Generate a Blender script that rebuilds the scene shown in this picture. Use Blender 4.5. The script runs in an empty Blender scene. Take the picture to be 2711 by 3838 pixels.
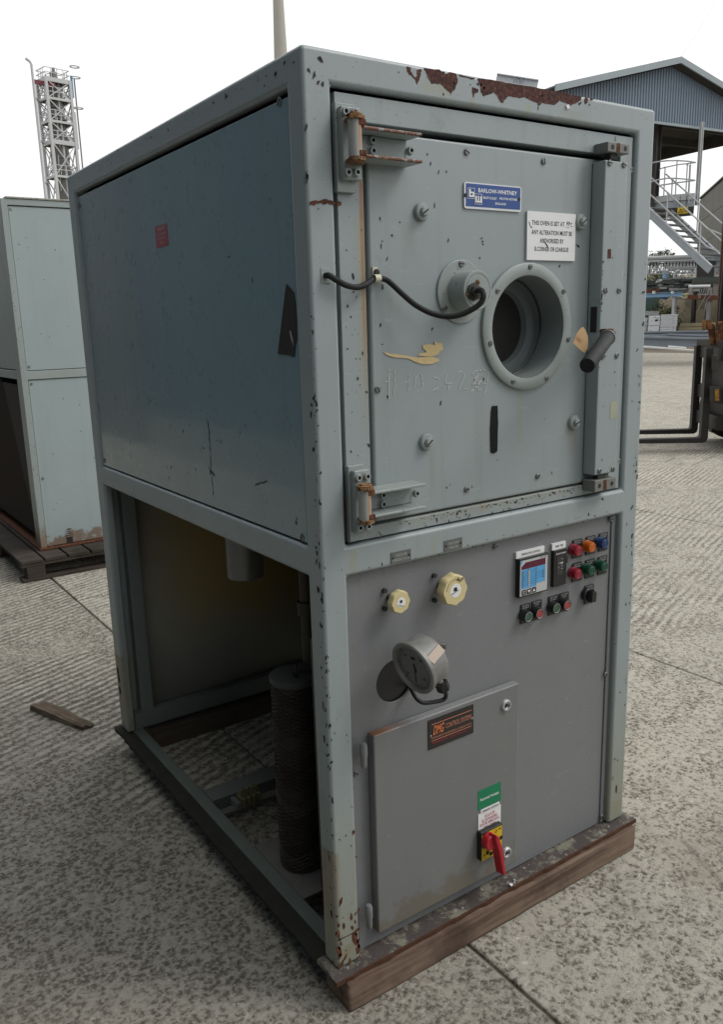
import bpy, bmesh, math, random
from mathutils import Vector, Matrix
random.seed(7)
sc = bpy.context.scene
COL = sc.collection.objects
PI = math.pi
V = Vector

# ------------------------------------------------------------------ camera, sky, sun, exposure
GZ = 0.087                                   # height of the oven's base plate above the ground
FPX = 3098.77
CAM = V((-0.8244229, -1.35851375, 1.41988916 + GZ))
FW = V((0.54860707, 0.80597468, -0.22234004)); RT = V((0.82270763, -0.56776657, -0.02816524)); UP = V((0.14893772, 0.1674692, 0.97456227))
cd = bpy.data.cameras.new('camera'); cam = bpy.data.objects.new('camera', cd); COL.link(cam)
cd.sensor_fit = 'VERTICAL'; cd.sensor_height = 24.0; cd.lens = FPX / 3838 * 24.0
cd.clip_start = 0.05; cd.clip_end = 2000
m4 = Matrix((RT, UP, -FW)).transposed().to_4x4(); m4.translation = CAM
cam.matrix_world = m4
sc.camera = cam

SUN_EL, SUN_AZ = math.radians(48), math.radians(128)      # azimuth clockwise from +Y: front right of the camera
w = bpy.data.worlds.new('World'); sc.world = w; w.use_nodes = True
nt = w.node_tree; nt.nodes.clear()
sky = nt.nodes.new('ShaderNodeTexSky'); sky.sky_type = 'NISHITA'; sky.sun_disc = False
sky.sun_elevation = SUN_EL; sky.sun_rotation = SUN_AZ; sky.air_density = 1.0; sky.dust_density = 4.0
hs = nt.nodes.new('ShaderNodeHueSaturation'); hs.inputs['Saturation'].default_value = 0.12; hs.inputs['Value'].default_value = 1.3
mx = nt.nodes.new('ShaderNodeMix'); mx.data_type = 'RGBA'; mx.inputs[0].default_value = 0.72
mx.inputs[7].default_value = (11.2, 11.25, 11.3, 1)        # white overcast cloud
bg = nt.nodes.new('ShaderNodeBackground'); bg.inputs['Strength'].default_value = 0.115
wo = nt.nodes.new('ShaderNodeOutputWorld')
nt.links.new(sky.outputs[0], hs.inputs['Color']); nt.links.new(hs.outputs[0], mx.inputs[6])
nt.links.new(mx.outputs[2], bg.inputs[0]); nt.links.new(bg.outputs[0], wo.inputs[0])
sd = bpy.data.lights.new('sun', 'SUN'); sun = bpy.data.objects.new('sun', sd); COL.link(sun)
sd.energy = 1.0; sd.angle = math.radians(20); sd.color = (1.0, 0.965, 0.91)
sdir = V((math.sin(SUN_AZ) * math.cos(SUN_EL), math.cos(SUN_AZ) * math.cos(SUN_EL), math.sin(SUN_EL)))
sun.rotation_euler = (-sdir).to_track_quat('-Z', 'Y').to_euler(); sun.location = (6, -8, 14)
sc.view_settings.view_transform = 'Standard'; sc.view_settings.look = 'None'
sc.view_settings.exposure = 0.0; sc.view_settings.gamma = 1.0
sc.view_settings.use_curve_mapping = False

# ------------------------------------------------------------------ measuring helpers (photograph pixels -> points in the yard)
ZM = {'v': (0, 0, .5983), 'a': (1000, 100, 2.0275), 'b': (1700, 100, 2.0275), 'c': (1200, 850, 2.0275), 'd': (1700, 900, 2.317),
      'e': (1250, 1500, 1.4104), 'f': (1850, 1950, 2.949), 'g': (1300, 2050, 2.7033), 'h': (1300, 2600, 1.4745), 'i': (1700, 2850, 4.593),
      'j': (300, 1750, 1.392), 'n': (0, 0, 1), 'o': (2300, 600, 3.5328), 'q': (2300, 1150, 3.5328), 's': (1200, 1700, 3.244),
      't': (1430, 200, 1.978), 'w': (0, 1700, 3.244), 'x': (1000, 1000, 5.74), 'y': (2380, 950, 4.9), 'm': (2300, 150, 3.9465),
      'z': (1900, 2030, 6.758), 'p': (1730, 660, 3.451), 'u': (1050, 1950, 4.634)}
def px(z, X, Y):
    a, b, s = ZM[z]; return a + X / s, b + Y / s
def ray(u, v): return FW + RT * ((u - 1355.5) / FPX) - UP * ((v - 1919) / FPX)
def on(z, X, Y, ax, val):
    d = ray(*px(z, X, Y)); return CAM + d * ((val - CAM[ax]) / d[ax])
def fr(z, X, Y, y=0.0):
    p = on(z, X, Y, 1, y); return p.x, p.z - GZ          # oven coordinates on the plane y = const
def sd_(z, X, Y, x=0.0):
    p = on(z, X, Y, 0, x); return p.y, p.z - GZ
def at(z, X, Y, d):
    r = ray(*px(z, X, Y)); return CAM + r * (d / math.hypot(r.x, r.y))

# ------------------------------------------------------------------ material helper
class Mat:
    def __init__(s, name, rough=0.5, metal=0.0, spec=0.5):
        s.m = bpy.data.materials.new(name); s.m.use_nodes = True
        s.nt = s.m.node_tree; s.b = s.nt.nodes['Principled BSDF']
        s.set('Roughness', rough); s.set('Metallic', metal); s.set('Specular IOR Level', spec)
    def set(s, k, v):
        i = s.b.inputs[k]
        if isinstance(v, bpy.types.NodeSocket): s.nt.links.new(v, i)
        else: i.default_value = v if not (isinstance(v, tuple) and len(v) == 3) else (*v, 1)
    def put(s, i, v):
        if isinstance(v, bpy.types.NodeSocket): s.nt.links.new(v, i)
        elif isinstance(v, tuple) and len(v) == 3 and i.type == 'RGBA': i.default_value = (*v, 1)
        else: i.default_value = v
    def node(s, t, **k):
        n = s.nt.nodes.new(t)
        for a, b in k.items(): setattr(n, a, b)
        return n
    def co(s, kind='Object'):
        if kind == 'World': return s.node('ShaderNodeNewGeometry').outputs['Position']
        return s.node('ShaderNodeTexCoord').outputs[kind]
    def map(s, vec, scale=(1, 1, 1), rot=(0, 0, 0)):
        n = s.node('ShaderNodeMapping'); s.put(n.inputs[0], vec); n.inputs['Scale'].default_value = scale; n.inputs['Rotation'].default_value = rot
        return n.outputs[0]
    def noise(s, vec, scale, detail=4, rough=0.55, dist=0.0):
        n = s.node('ShaderNodeTexNoise'); s.put(n.inputs['Vector'], vec)
        for k, v in (('Scale', scale), ('Detail', detail), ('Roughness', rough), ('Distortion', dist)): n.inputs[k].default_value = v
        return n.outputs['Fac']
    def vor(s, vec, scale, feat='F1'):
        n = s.node('ShaderNodeTexVoronoi', feature=feat); s.put(n.inputs['Vector'], vec); n.inputs['Scale'].default_value = scale
        return n.outputs['Distance']
    def math(s, op, a, b=0.0, c=0.0, clamp=False):
        n = s.node('ShaderNodeMath', operation=op, use_clamp=clamp)
        s.put(n.inputs[0], a); s.put(n.inputs[1], b); s.put(n.inputs[2], c); return n.outputs[0]
    def step(s, x, lo, hi):
        n = s.node('ShaderNodeMapRange'); n.interpolation_type = 'SMOOTHSTEP'
        s.put(n.inputs[0], x); n.inputs[1].default_value = lo; n.inputs[2].default_value = hi; return n.outputs[0]
    def mix(s, f, a, b, mode='MIX'):
        n = s.node('ShaderNodeMix', data_type='RGBA', blend_type=mode); s.put(n.inputs[0], f); s.put(n.inputs[6], a); s.put(n.inputs[7], b)
        return n.outputs[2]
    def sep(s, vec):
        n = s.node('ShaderNodeSeparateXYZ'); s.put(n.inputs[0], vec); return n.outputs
    def bump(s, h, strength=0.3, dist=0.01, normal=None):
        n = s.node('ShaderNodeBump'); s.put(n.inputs['Height'], h); n.inputs['Strength'].default_value = strength; n.inputs['Distance'].default_value = dist
        if normal is not None: s.put(n.inputs['Normal'], normal)
        s.put(s.b.inputs['Normal'], n.outputs[0]); return n.outputs[0]

def flat(name, col, rough=0.5, metal=0.0, var=0.15, scale=30, spec=0.5, bump=0.0):
    s = Mat(name, rough, metal, spec); c = s.co()
    f = s.noise(c, scale, 5, .6)
    s.set('Base Color', s.mix(f, tuple(x * (1 - var) for x in col), tuple(min(1, x * (1 + var)) for x in col)))
    s.set('Roughness', s.math('MULTIPLY_ADD', f, .25, rough - .12))
    if bump: s.bump(s.noise(c, scale * 4, 3), bump, .002)
    return s.m

def paint(name, col, rough=0.36, wave=0.0, stains=(), streak=0.18, grime=0.25, fleck=0.0, peel=0.05, coat=0.0, low=None, spec=0.5, scr=.25, wear=()):
    s = Mat(name, rough, 0, spec); c = s.co()
    big = s.noise(c, 3.0, 6, .6)
    base = s.mix(big, tuple(x * .90 for x in col), tuple(x * 1.10 for x in col))
    st = s.noise(s.map(c, (26, 26, 1.1)), 1.0, 5, .6)
    base = s.mix(s.math('MULTIPLY', s.step(st, .52, .75), streak), base, (.20, .20, .155))
    gr = s.noise(c, 14, 6, .7)
    base = s.mix(s.math('MULTIPLY', s.step(gr, .58, .78), grime), base, (.11, .115, .10))
    sc_ = s.noise(s.map(c, (30, 30, 90)), 1.0, 3, .5)
    base = s.mix(s.math('MULTIPLY', s.step(sc_, .66, .72), scr), base, tuple(min(1, x * 1.35) for x in col))
    if fleck:
        fl = s.noise(c, 150, 2, .5)
        base = s.mix(s.math('MULTIPLY', s.step(fl, .70, .73), fleck), base, (.035, .025, .02))
    if stains or low:
        xyz = s.sep(c); ns = s.noise(s.map(c, (60, 60, 9)), 1.0, 5, .65)
        for (x0, wd, z0, z1, sc2, amt) in stains:
            g = s.math('MULTIPLY', s.math('SUBTRACT', xyz[0], x0), 1.0 / wd)
            g = s.math('SUBTRACT', 1.0, s.math('MULTIPLY', g, g), clamp=True)
            g = s.math('MULTIPLY', g, s.step(xyz[2], z0, z0 + (z1 - z0) * .6))
            g = s.math('MULTIPLY', g, s.math('SUBTRACT', 1.0, s.step(xyz[2], z1 - .012, z1)))
            g = s.math('MULTIPLY', g, s.math('MULTIPLY_ADD', ns, 1.5, -.1, clamp=True))
            base = s.mix(s.math('MULTIPLY', g, amt, clamp=True), base, sc2)
        if low:
            zl, zh, lc, amt = low
            g = s.math('SUBTRACT', 1.0, s.step(s.math('MULTIPLY_ADD', s.noise(c, 9, 5, .7), -.5, xyz[2]), zl - .25, zh - .25))
            base = s.mix(s.math('MULTIPLY', g, amt), base, lc)
    for (axis, lo, hi, thr, wc, xr) in wear:          # bare or rusty wear along an edge: where the coordinate passes lo..hi
        xyz = s.sep(c); f = s.step(xyz[axis], lo, hi) if hi > lo else s.math('SUBTRACT', 1.0, s.step(xyz[axis], hi, lo))
        f = s.math('MULTIPLY', f, s.step(s.noise(c, 75, 5, .7), thr, thr + .06))
        if xr: f = s.math('MULTIPLY', f, s.math('SUBTRACT', 1.0, s.step(s.math('MULTIPLY_ADD', s.noise(c, 30, 4), .06, xyz[0]), xr[0], xr[1])))
        base = s.mix(f, base, wc)
    s.set('Base Color', base)
    s.set('Roughness', s.math('MULTIPLY_ADD', gr, .3, rough - .13))
    if coat: s.set('Coat Weight', coat); s.set('Coat Roughness', s.math('MULTIPLY_ADD', s.noise(s.map(c, (18, 18, .7)), 1.0, 4, .6), .16, -.01))
    h = s.noise(c, 220, 2, .5)
    nb = s.bump(h, peel, .001)
    if wave: s.bump(s.noise(s.map(c, (3, 3, 1.4)), 1.0, 2, .4), wave, .02, nb)
    return s.m

def rusty(name, cols=((.055, .022, .016), (.12, .043, .026), (.21, .085, .032)), rough=.85, scale=22):
    s = Mat(name, rough, 0, .3); c = s.co()
    a = s.noise(c, scale, 7, .65); b = s.noise(c, scale * 4, 5, .6)
    s.set('Base Color', s.mix(s.step(b, .45, .7), s.mix(s.step(a, .35, .65), cols[0], cols[1]), cols[2]))
    s.bump(b, .5, .004); return s.m

def wood(name, c0, c1, axis='X', rough=.85):
    s = Mat(name, rough, 0, .25); c = s.co()
    sc3 = {'X': (1.6, 34, 34), 'Y': (34, 1.6, 34), 'Z': (34, 34, 1.6)}[axis]
    g = s.noise(s.map(c, sc3), 1.0, 7, .65, .4); p = s.noise(c, 5, 5, .6)
    col = s.mix(s.step(g, .3, .7), c0, c1)
    col = s.mix(s.math('MULTIPLY', s.step(p, .5, .7), .6), col, tuple(x * .45 for x in c0))
    s.set('Base Color', col); s.bump(g, .5, .004); return s.m

GREY = (.300, .342, .348)
M = {}
RUSTC = (.30, .115, .025)
M['frame'] = paint('weathered_grey_green_paint', GREY, .38, streak=.2, grime=.22, fleck=.6, low=(.02, .55, (.26, .255, .16), .55),
                   stains=((.075, .012, .86, .975, (.33, .29, .13), .5), (.29, .010, .90, .97, (.33, .30, .14), .35), (.31, .05, 1.842, 1.88, (.34, .29, .12), .5), (.56, .006, 1.83, 1.868, (.33, .32, .10), .6), (.40, .01, 1.828, 1.86, (.30, .24, .14), .5), (.70, .05, 1.832, 1.872, (.26, .21, .15), .35), (.0, .016, .0, .30, (.17, .075, .03), .9), (.058, .010, .0, .10, (.24, .11, .03), .9), (.030, .03, .0, .06, (.22, .13, .06), .7), (.955, .03, .0, .07, (.24, .16, .08), .6)))
M['surround'] = paint('door_surround_paint', GREY, .38, streak=.22, grime=.22, fleck=.5,
                      stains=((.127, .006, 1.22, 1.69, (.33, .135, .025), 1.3), (.124, .018, 1.1, 1.62, (.33, .30, .17), .45), (.120, .010, .98, 1.02, RUSTC, .8), (.075, .008, .98, 1.08, (.36, .16, .05), .9), (.44, .005, .985, 1.02, (.36, .18, .06), .8), (.70, .006, .985, 1.02, (.36, .18, .06), .7), (.26, .005, .985, 1.02, (.36, .25, .1), .6), (.5, .45, .98, 1.03, (.30, .27, .16), .5)))
M['leaf'] = paint('oven_door_paint', GREY, .33, wave=.07, streak=.2, grime=.25, fleck=.12, stains=((.245, .02, 1.52, 1.62, (.20, .19, .15), .35), (.742, .02, 1.06, 1.165, (.25, .20, .12), .5), (.56, .01, 1.10, 1.26, (.33, .29, .16), .5), (.30, .012, 1.02, 1.16, (.24, .22, .16), .4)))
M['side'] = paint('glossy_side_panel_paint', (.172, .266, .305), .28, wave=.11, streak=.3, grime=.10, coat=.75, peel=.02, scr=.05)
M['hardware'] = paint('painted_hardware', (.29, .325, .315), .45, streak=.1, grime=.4, fleck=.8)
M['hammer'] = paint('grey_hammer_finish', (.196, .202, .210), .36, streak=.22, grime=.4, peel=.45, scr=.4)
M['enclosure'] = paint('grey_enclosure_paint', (.180, .186, .188), .38, streak=.2, grime=.3, peel=.14, scr=.5, wave=.05,
                       low=(.045, .12, (.13, .10, .05), .5), wear=((2, .5425, .5440, .36, (.40, .40, .385), None), (2, .540, .5425, .66, (.40, .40, .38), None), (2, .538, .5435, .30, (.20, .085, .04), (.15, .26))))
M['hinge'] = paint('hinge_paint', (.31, .345, .335), .45, streak=.1, grime=.4, fleck=.8, wear=((1, -.033, -.037, .42, (.15, .055, .026), None), (1, -.034, -.038, .60, (.40, .30, .22), None)))
M['rust'] = rusty('rust_brown'); M['rustpatch'] = rusty('maroon_primer_rust', ((.045, .020, .018), (.085, .032, .026), (.15, .062, .045)), .8, 30)
M['rustorange'] = rusty('orange_rust', ((.10, .045, .02), (.26, .115, .03), (.33, .25, .16)), .8, 60)
M['dark'] = flat('dark_chip', (.018, .016, .015), .7)
M['black'] = flat('black_plastic', (.014, .014, .015), .38)
M['blackrub'] = flat('black_rubber', (.014, .015, .016), .6, spec=.3)
M['white'] = flat('white_plastic', (.80, .80, .80), .4, var=.04)
M['steel'] = flat('bare_steel', (.42, .42, .41), .38, .9, .3, 60)
M['screw'] = flat('dull_screw_metal', (.22, .225, .22), .42, .7, .4, 90)
M['silver'] = flat('silver_paint', (.22, .22, .208), .5, .25, .4, 40)
M['cream'] = flat('cream_plastic', (.66, .56, .30), .42, var=.10)
M['paper'] = flat('old_paper', (.60, .47, .25), .9, var=.2, scale=80)
M['tag'] = flat('brown_cardboard', (.46, .31, .16), .9, var=.12)
M['chalk'] = flat('chalk', (.62, .63, .62), .95)
M['blue'] = flat('enamel_blue', (.022, .075, .27), .35, var=.1)
M['alu'] = flat('bright_aluminium', (.62, .63, .64), .35, .6, .1)
M['red'] = flat('red_plastic', (.45, .012, .025), .35)
M['redlens'] = flat('red_lens', (.26, .012, .028), .22); M['orangelens'] = flat('orange_lens', (.50, .115, .008), .22)
M['bluelens'] = flat('blue_lens', (.012, .040, .13), .22); M['greenlens'] = flat('green_lens', (.006, .060, .034), .22)
M['btngreen'] = flat('green_button_face', (.04, .10, .055), .5); M['btnred'] = flat('red_button_face', (.34, .05, .045), .5)
M['yellow'] = flat('yellow_plate', (.62, .42, .01), .45)
M['green'] = flat('green_sticker', (.005, .20, .085), .45)
M['lcdblue'] = flat('printed_blue', (.10, .36, .66), .4); M['maroon'] = flat('maroon_window', (.10, .008, .03), .25)
M['facegrey'] = flat('light_grey_face', (.50, .51, .50), .45, var=.05)
M['orange'] = flat('orange_print', (.70, .19, .06), .5); M['pink'] = flat('faded_orange_print', (.50, .20, .13), .5)
M['redprint'] = flat('red_print', (.42, .02, .04), .5); M['stickred'] = flat('red_sticker', (.36, .025, .045), .4)
M['greyprint'] = flat('grey_print', (.42, .42, .42), .5)
M['plate'] = flat('engraved_grey_plate', (.16, .17, .165), .4, .4)
M['glass'] = Mat('dark_oven_glass', .06).m
M['glass'].node_tree.nodes['Principled BSDF'].inputs['Base Color'].default_value = (.012, .011, .010, 1)
M['dial'] = flat('grey_dial', (.16, .165, .16), .35, var=.1)
s = Mat('stained_interior_board', .75, 0, .3); c_ = s.co(); x_ = s.sep(c_)
f_ = s.math('MULTIPLY', s.step(s.math('MULTIPLY_ADD', s.noise(c_, 3, 5, .6), .3, x_[0]), .22, .55), s.step(s.math('MULTIPLY_ADD', s.noise(c_, 4, 5, .6), .3, x_[2]), .35, .62))
s.set('Base Color', s.mix(f_, s.mix(s.noise(c_, 8, 5), (.27, .275, .245), (.34, .34, .31)), (.36, .27, .11))); M['interior'] = s.m
M['darkmetal'] = flat('dirty_dark_metal', (.050, .050, .044), .75, .0, .35, 12, .25)
M['guard'] = flat('dark_brown_guard', (.050, .040, .032), .6, .3, .4, 40)
M['timber'] = wood('red_brown_timber', (.085, .052, .038), (.245, .175, .130))
M['timberdark'] = wood('dark_timber', (.055, .042, .034), (.10, .08, .06))
M['rotwood'] = wood('rotten_wood', (.085, .065, .045), (.20, .155, .11), 'X')
M['pallet'] = wood('grey_pallet_wood', (.036, .030, .025), (.075, .062, .05))

# ------------------------------------------------------------------ mesh helper
class MB:
    def __init__(s): s.v = []; s.f = []
    def add(s, vs, fs):
        o = len(s.v); s.v += [tuple(v) for v in vs]; s.f += [tuple(i + o for i in f) for f in fs]; return s
    def box(s, x0, x1, y0, y1, z0, z1):
        return s.add([(x0, y0, z0), (x1, y0, z0), (x1, y1, z0), (x0, y1, z0), (x0, y0, z1), (x1, y0, z1), (x1, y1, z1), (x0, y1, z1)],
                     [(3, 2, 1, 0), (4, 5, 6, 7), (0, 1, 5, 4), (1, 2, 6, 5), (2, 3, 7, 6), (3, 0, 4, 7)])
    def obox(s, c, ax, ay, az):               # oriented box: centre and three half vectors
        c, ax, ay, az = V(c), V(ax), V(ay), V(az)
        vs = [c + ax * i + ay * j + az * k for k in (-1, 1) for i, j in ((-1, -1), (1, -1), (1, 1), (-1, 1))]
        return s.add(vs, [(3, 2, 1, 0), (4, 5, 6, 7), (0, 1, 5, 4), (1, 2, 6, 5), (2, 3, 7, 6), (3, 0, 4, 7)])
    def bar(s, a, b, w, h, up=(0, 0, 1)):
        a, b = V(a), V(b); d = (b - a); n = d.normalized(); u = V(up)
        sd2 = n.cross(u)
        if sd2.length < 1e-4: sd2 = n.cross(V((1, 0, 0)))
        sd2.normalize(); u = sd2.cross(n)
        return s.obox((a + b) / 2, d / 2, sd2 * (w / 2), u * (h / 2))
    def ibeam(s, a, b, w, h, t, up=(0, 0, 1)):
        a, b = V(a), V(b); n = (b - a).normalized(); sd2 = n.cross(V(up)).normalized(); u = sd2.cross(n)
        s.bar(a + u * (h / 2 - t / 2), b + u * (h / 2 - t / 2), w, t, up); s.bar(a - u * (h / 2 - t / 2), b - u * (h / 2 - t / 2), w, t, up)
        return s.bar(a, b, t, h - 2 * t, up)
    def cyl(s, a, b, r, n=12, r2=None, cap=True):
        a, b = V(a), V(b); d = (b - a).normalized(); p = d.orthogonal().normalized(); q = d.cross(p); r2 = r if r2 is None else r2
        vs = []
        for c, rr in ((a, r), (b, r2)):
            for i in range(n):
                t = 2 * PI * i / n; vs.append(c + p * math.cos(t) * rr + q * math.sin(t) * rr)
        fs = [(i, (i + 1) % n, n + (i + 1) % n, n + i) for i in range(n)]
        if cap: fs += [tuple(range(n - 1, -1, -1)), tuple(range(n, 2 * n))]
        return s.add(vs, fs)
    def tube(s, pts, r, n=8, cap=True):
        pts = [V(p) for p in pts]; rings = []; nn = None
        for i, p in enumerate(pts):
            t = (pts[min(i + 1, len(pts) - 1)] - pts[max(i - 1, 0)]).normalized()
            nn = t.orthogonal() if nn is None else nn - t * nn.dot(t)
            nn.normalize(); bb = t.cross(nn)
            rings.append([p + (nn * math.cos(2 * PI * k / n) + bb * math.sin(2 * PI * k / n)) * r for k in range(n)])
        fs = []
        for i in range(len(rings) - 1):
            for k in range(n):
                a0 = i * n + k; b0 = i * n + (k + 1) % n; fs.append((a0, b0, b0 + n, a0 + n))
        if cap: fs += [tuple(range(n - 1, -1, -1)), tuple(range((len(rings) - 1) * n, len(rings) * n))]
        return s.add([v for r_ in rings for v in r_], fs)
    def lathe(s, c, ax, prof, n=32, closed=False):     # prof: (radius, distance along axis)
        c, ax = V(c), V(ax).normalized(); p = ax.orthogonal().normalized(); q = ax.cross(p); vs = []; k = len(prof)
        for i in range(n):
            t = 2 * PI * i / n
            for r, h in prof: vs.append(c + ax * h + (p * math.cos(t) + q * math.sin(t)) * r)
        fs = []
        for i in range(n):
            j = (i + 1) % n
            for m_ in range(k - 1 + (1 if closed else 0)):
                m2 = (m_ + 1) % k; fs.append((i * k + m_, j * k + m_, j * k + m2, i * k + m2))
        return s.add(vs, fs)
    def disc(s, c, ax, r, n=24):
        c, ax = V(c), V(ax).normalized(); p = ax.orthogonal().normalized(); q = ax.cross(p)
        return s.add([c + (p * math.cos(2 * PI * i / n) + q * math.sin(2 * PI * i / n)) * r for i in range(n)], [tuple(range(n))])
    def slab(s, pts, nrm):                             # polygon thickened by the vector nrm
        pts = [V(p) for p in pts]; nrm = V(nrm); n = len(pts)
        return s.add([p for p in pts] + [p + nrm for p in pts],
                     [tuple(range(n - 1, -1, -1)), tuple(range(n, 2 * n))] + [(i, (i + 1) % n, n + (i + 1) % n, n + i) for i in range(n)])
    def grid(s, o, e1, us, e2, vs_, holes=()):         # flat plate from cells, leaving out hole rectangles
        o, e1, e2 = V(o), V(e1), V(e2)
        for i in range(len(us) - 1):
            for j in range(len(vs_) - 1):
                cu, cv = (us[i] + us[i + 1]) / 2, (vs_[j] + vs_[j + 1]) / 2
                if any(h[0] < cu < h[1] and h[2] < cv < h[3] for h in holes): continue
                s.add([o + e1 * a + e2 * b for a, b in ((us[i], vs_[j]), (us[i + 1], vs_[j]), (us[i + 1], vs_[j + 1]), (us[i], vs_[j + 1]))], [(0, 1, 2, 3)])
        return s
    def build(s, name, mat, parent=None, bevel=0.0, seg=2, smooth=35, merge=False, solid=0.0, fix=True, **props):
        me = bpy.data.meshes.new(name); me.from_pydata(s.v, [], s.f)
        if merge or fix:
            b = bmesh.new(); b.from_mesh(me)
            if merge: bmesh.ops.remove_doubles(b, verts=b.verts, dist=1e-5)
            if fix: bmesh.ops.recalc_face_normals(b, faces=b.faces)
            b.to_mesh(me); b.free()
        if smooth:
            me.polygons.foreach_set('use_smooth', [True] * len(me.polygons)); me.set_sharp_from_angle(angle=math.radians(smooth))
        me.materials.append(M[mat] if isinstance(mat, str) else mat)
        o = bpy.data.objects.new(name, me); COL.link(o)
        if parent: o.parent = parent
        if solid:
            k = o.modifiers.new('solid', 'SOLIDIFY'); k.thickness = solid; k.offset = -1; k.use_even_offset = True
        if bevel:
            k = o.modifiers.new('bevel', 'BEVEL'); k.width = bevel; k.segments = seg; k.limit_method = 'ANGLE'; k.angle_limit = math.radians(32); k.harden_normals = True
        for a, b in props.items(): o[a] = b
        return o

def thing(name, label, cat, loc=(0, 0, 0), rz=0.0, group=None):
    o = bpy.data.objects.new(name, None); COL.link(o); o.location = loc; o.rotation_euler = (0, 0, rz); o.empty_display_size = .1
    o['label'] = label; o['category'] = cat
    if group: o['group'] = group
    return o
def tag(o, label, cat, group=None):
    o['label'] = label; o['category'] = cat
    if group: o['group'] = group
    return o
def copy_part(o, parent, loc):
    c = o.copy(); COL.link(c); c.parent = parent; c.location = loc; return c

# flat lettering, queued and turned into meshes together at the end
TEXTS = []
def text(s, o, ex, ez, w, h, mat, parent, name='lettering', shear=0.0):
    """write s in the box that starts at o (lower left), w along ex, h along ez"""
    TEXTS.append((s, V(o), V(ex).normalized(), V(ez).normalized(), w, h, mat, parent, name, shear))
def ftext(s, cx, z0, w, h, y, mat, parent, name='lettering', shear=0.0):
    text(s, (cx - w / 2, y, z0), (1, 0, 0), (0, 0, 1), w, h, mat, parent, name, shear)
def r_bold(r): return r[5] in ('white', 'orange', 'dark')
def flush_text():
    cur = []
    for (s, *_r) in TEXTS:
        c = bpy.data.curves.new('t', 'FONT'); c.body = s; c.size = 1.0; c.resolution_u = 2; c.offset = .018 if r_bold(_r) else .008
        o = bpy.data.objects.new('t', c); COL.link(o); cur.append(o)
    bpy.context.view_layer.update(); dg = bpy.context.evaluated_depsgraph_get()
    groups = {}
    for o, (s, org, ex, ez, w, h, mat, parent, name, shear) in zip(cur, TEXTS):
        me = bpy.data.meshes.new_from_object(o.evaluated_get(dg))
        xs = [v.co.x for v in me.vertices]; ys = [v.co.y for v in me.vertices]
        x0, x1, y0, y1 = min(xs), max(xs), min(ys), max(ys)
        mb = groups.setdefault((parent.name, mat, name + (s if name == 'numeral' else '')), (MB(), parent))[0]
        sx, sy = w / (x1 - x0), h / max(1e-6, y1 - y0)
        mb.add([org + ex * ((v.co.x - x0) * sx + shear * (v.co.y - y0) * sy) + ez * ((v.co.y - y0) * sy) for v in me.vertices], [tuple(p.vertices) for p in me.polygons])
        bpy.data.meshes.remove(me)
    for o in cur:
        c = o.data; bpy.data.objects.remove(o); bpy.data.curves.remove(c)
    for (pn, mat, name), (mb, parent) in groups.items():
        mb.build('numeral' if name.startswith('numeral') else name, mat, parent, smooth=0, fix=False)

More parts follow.
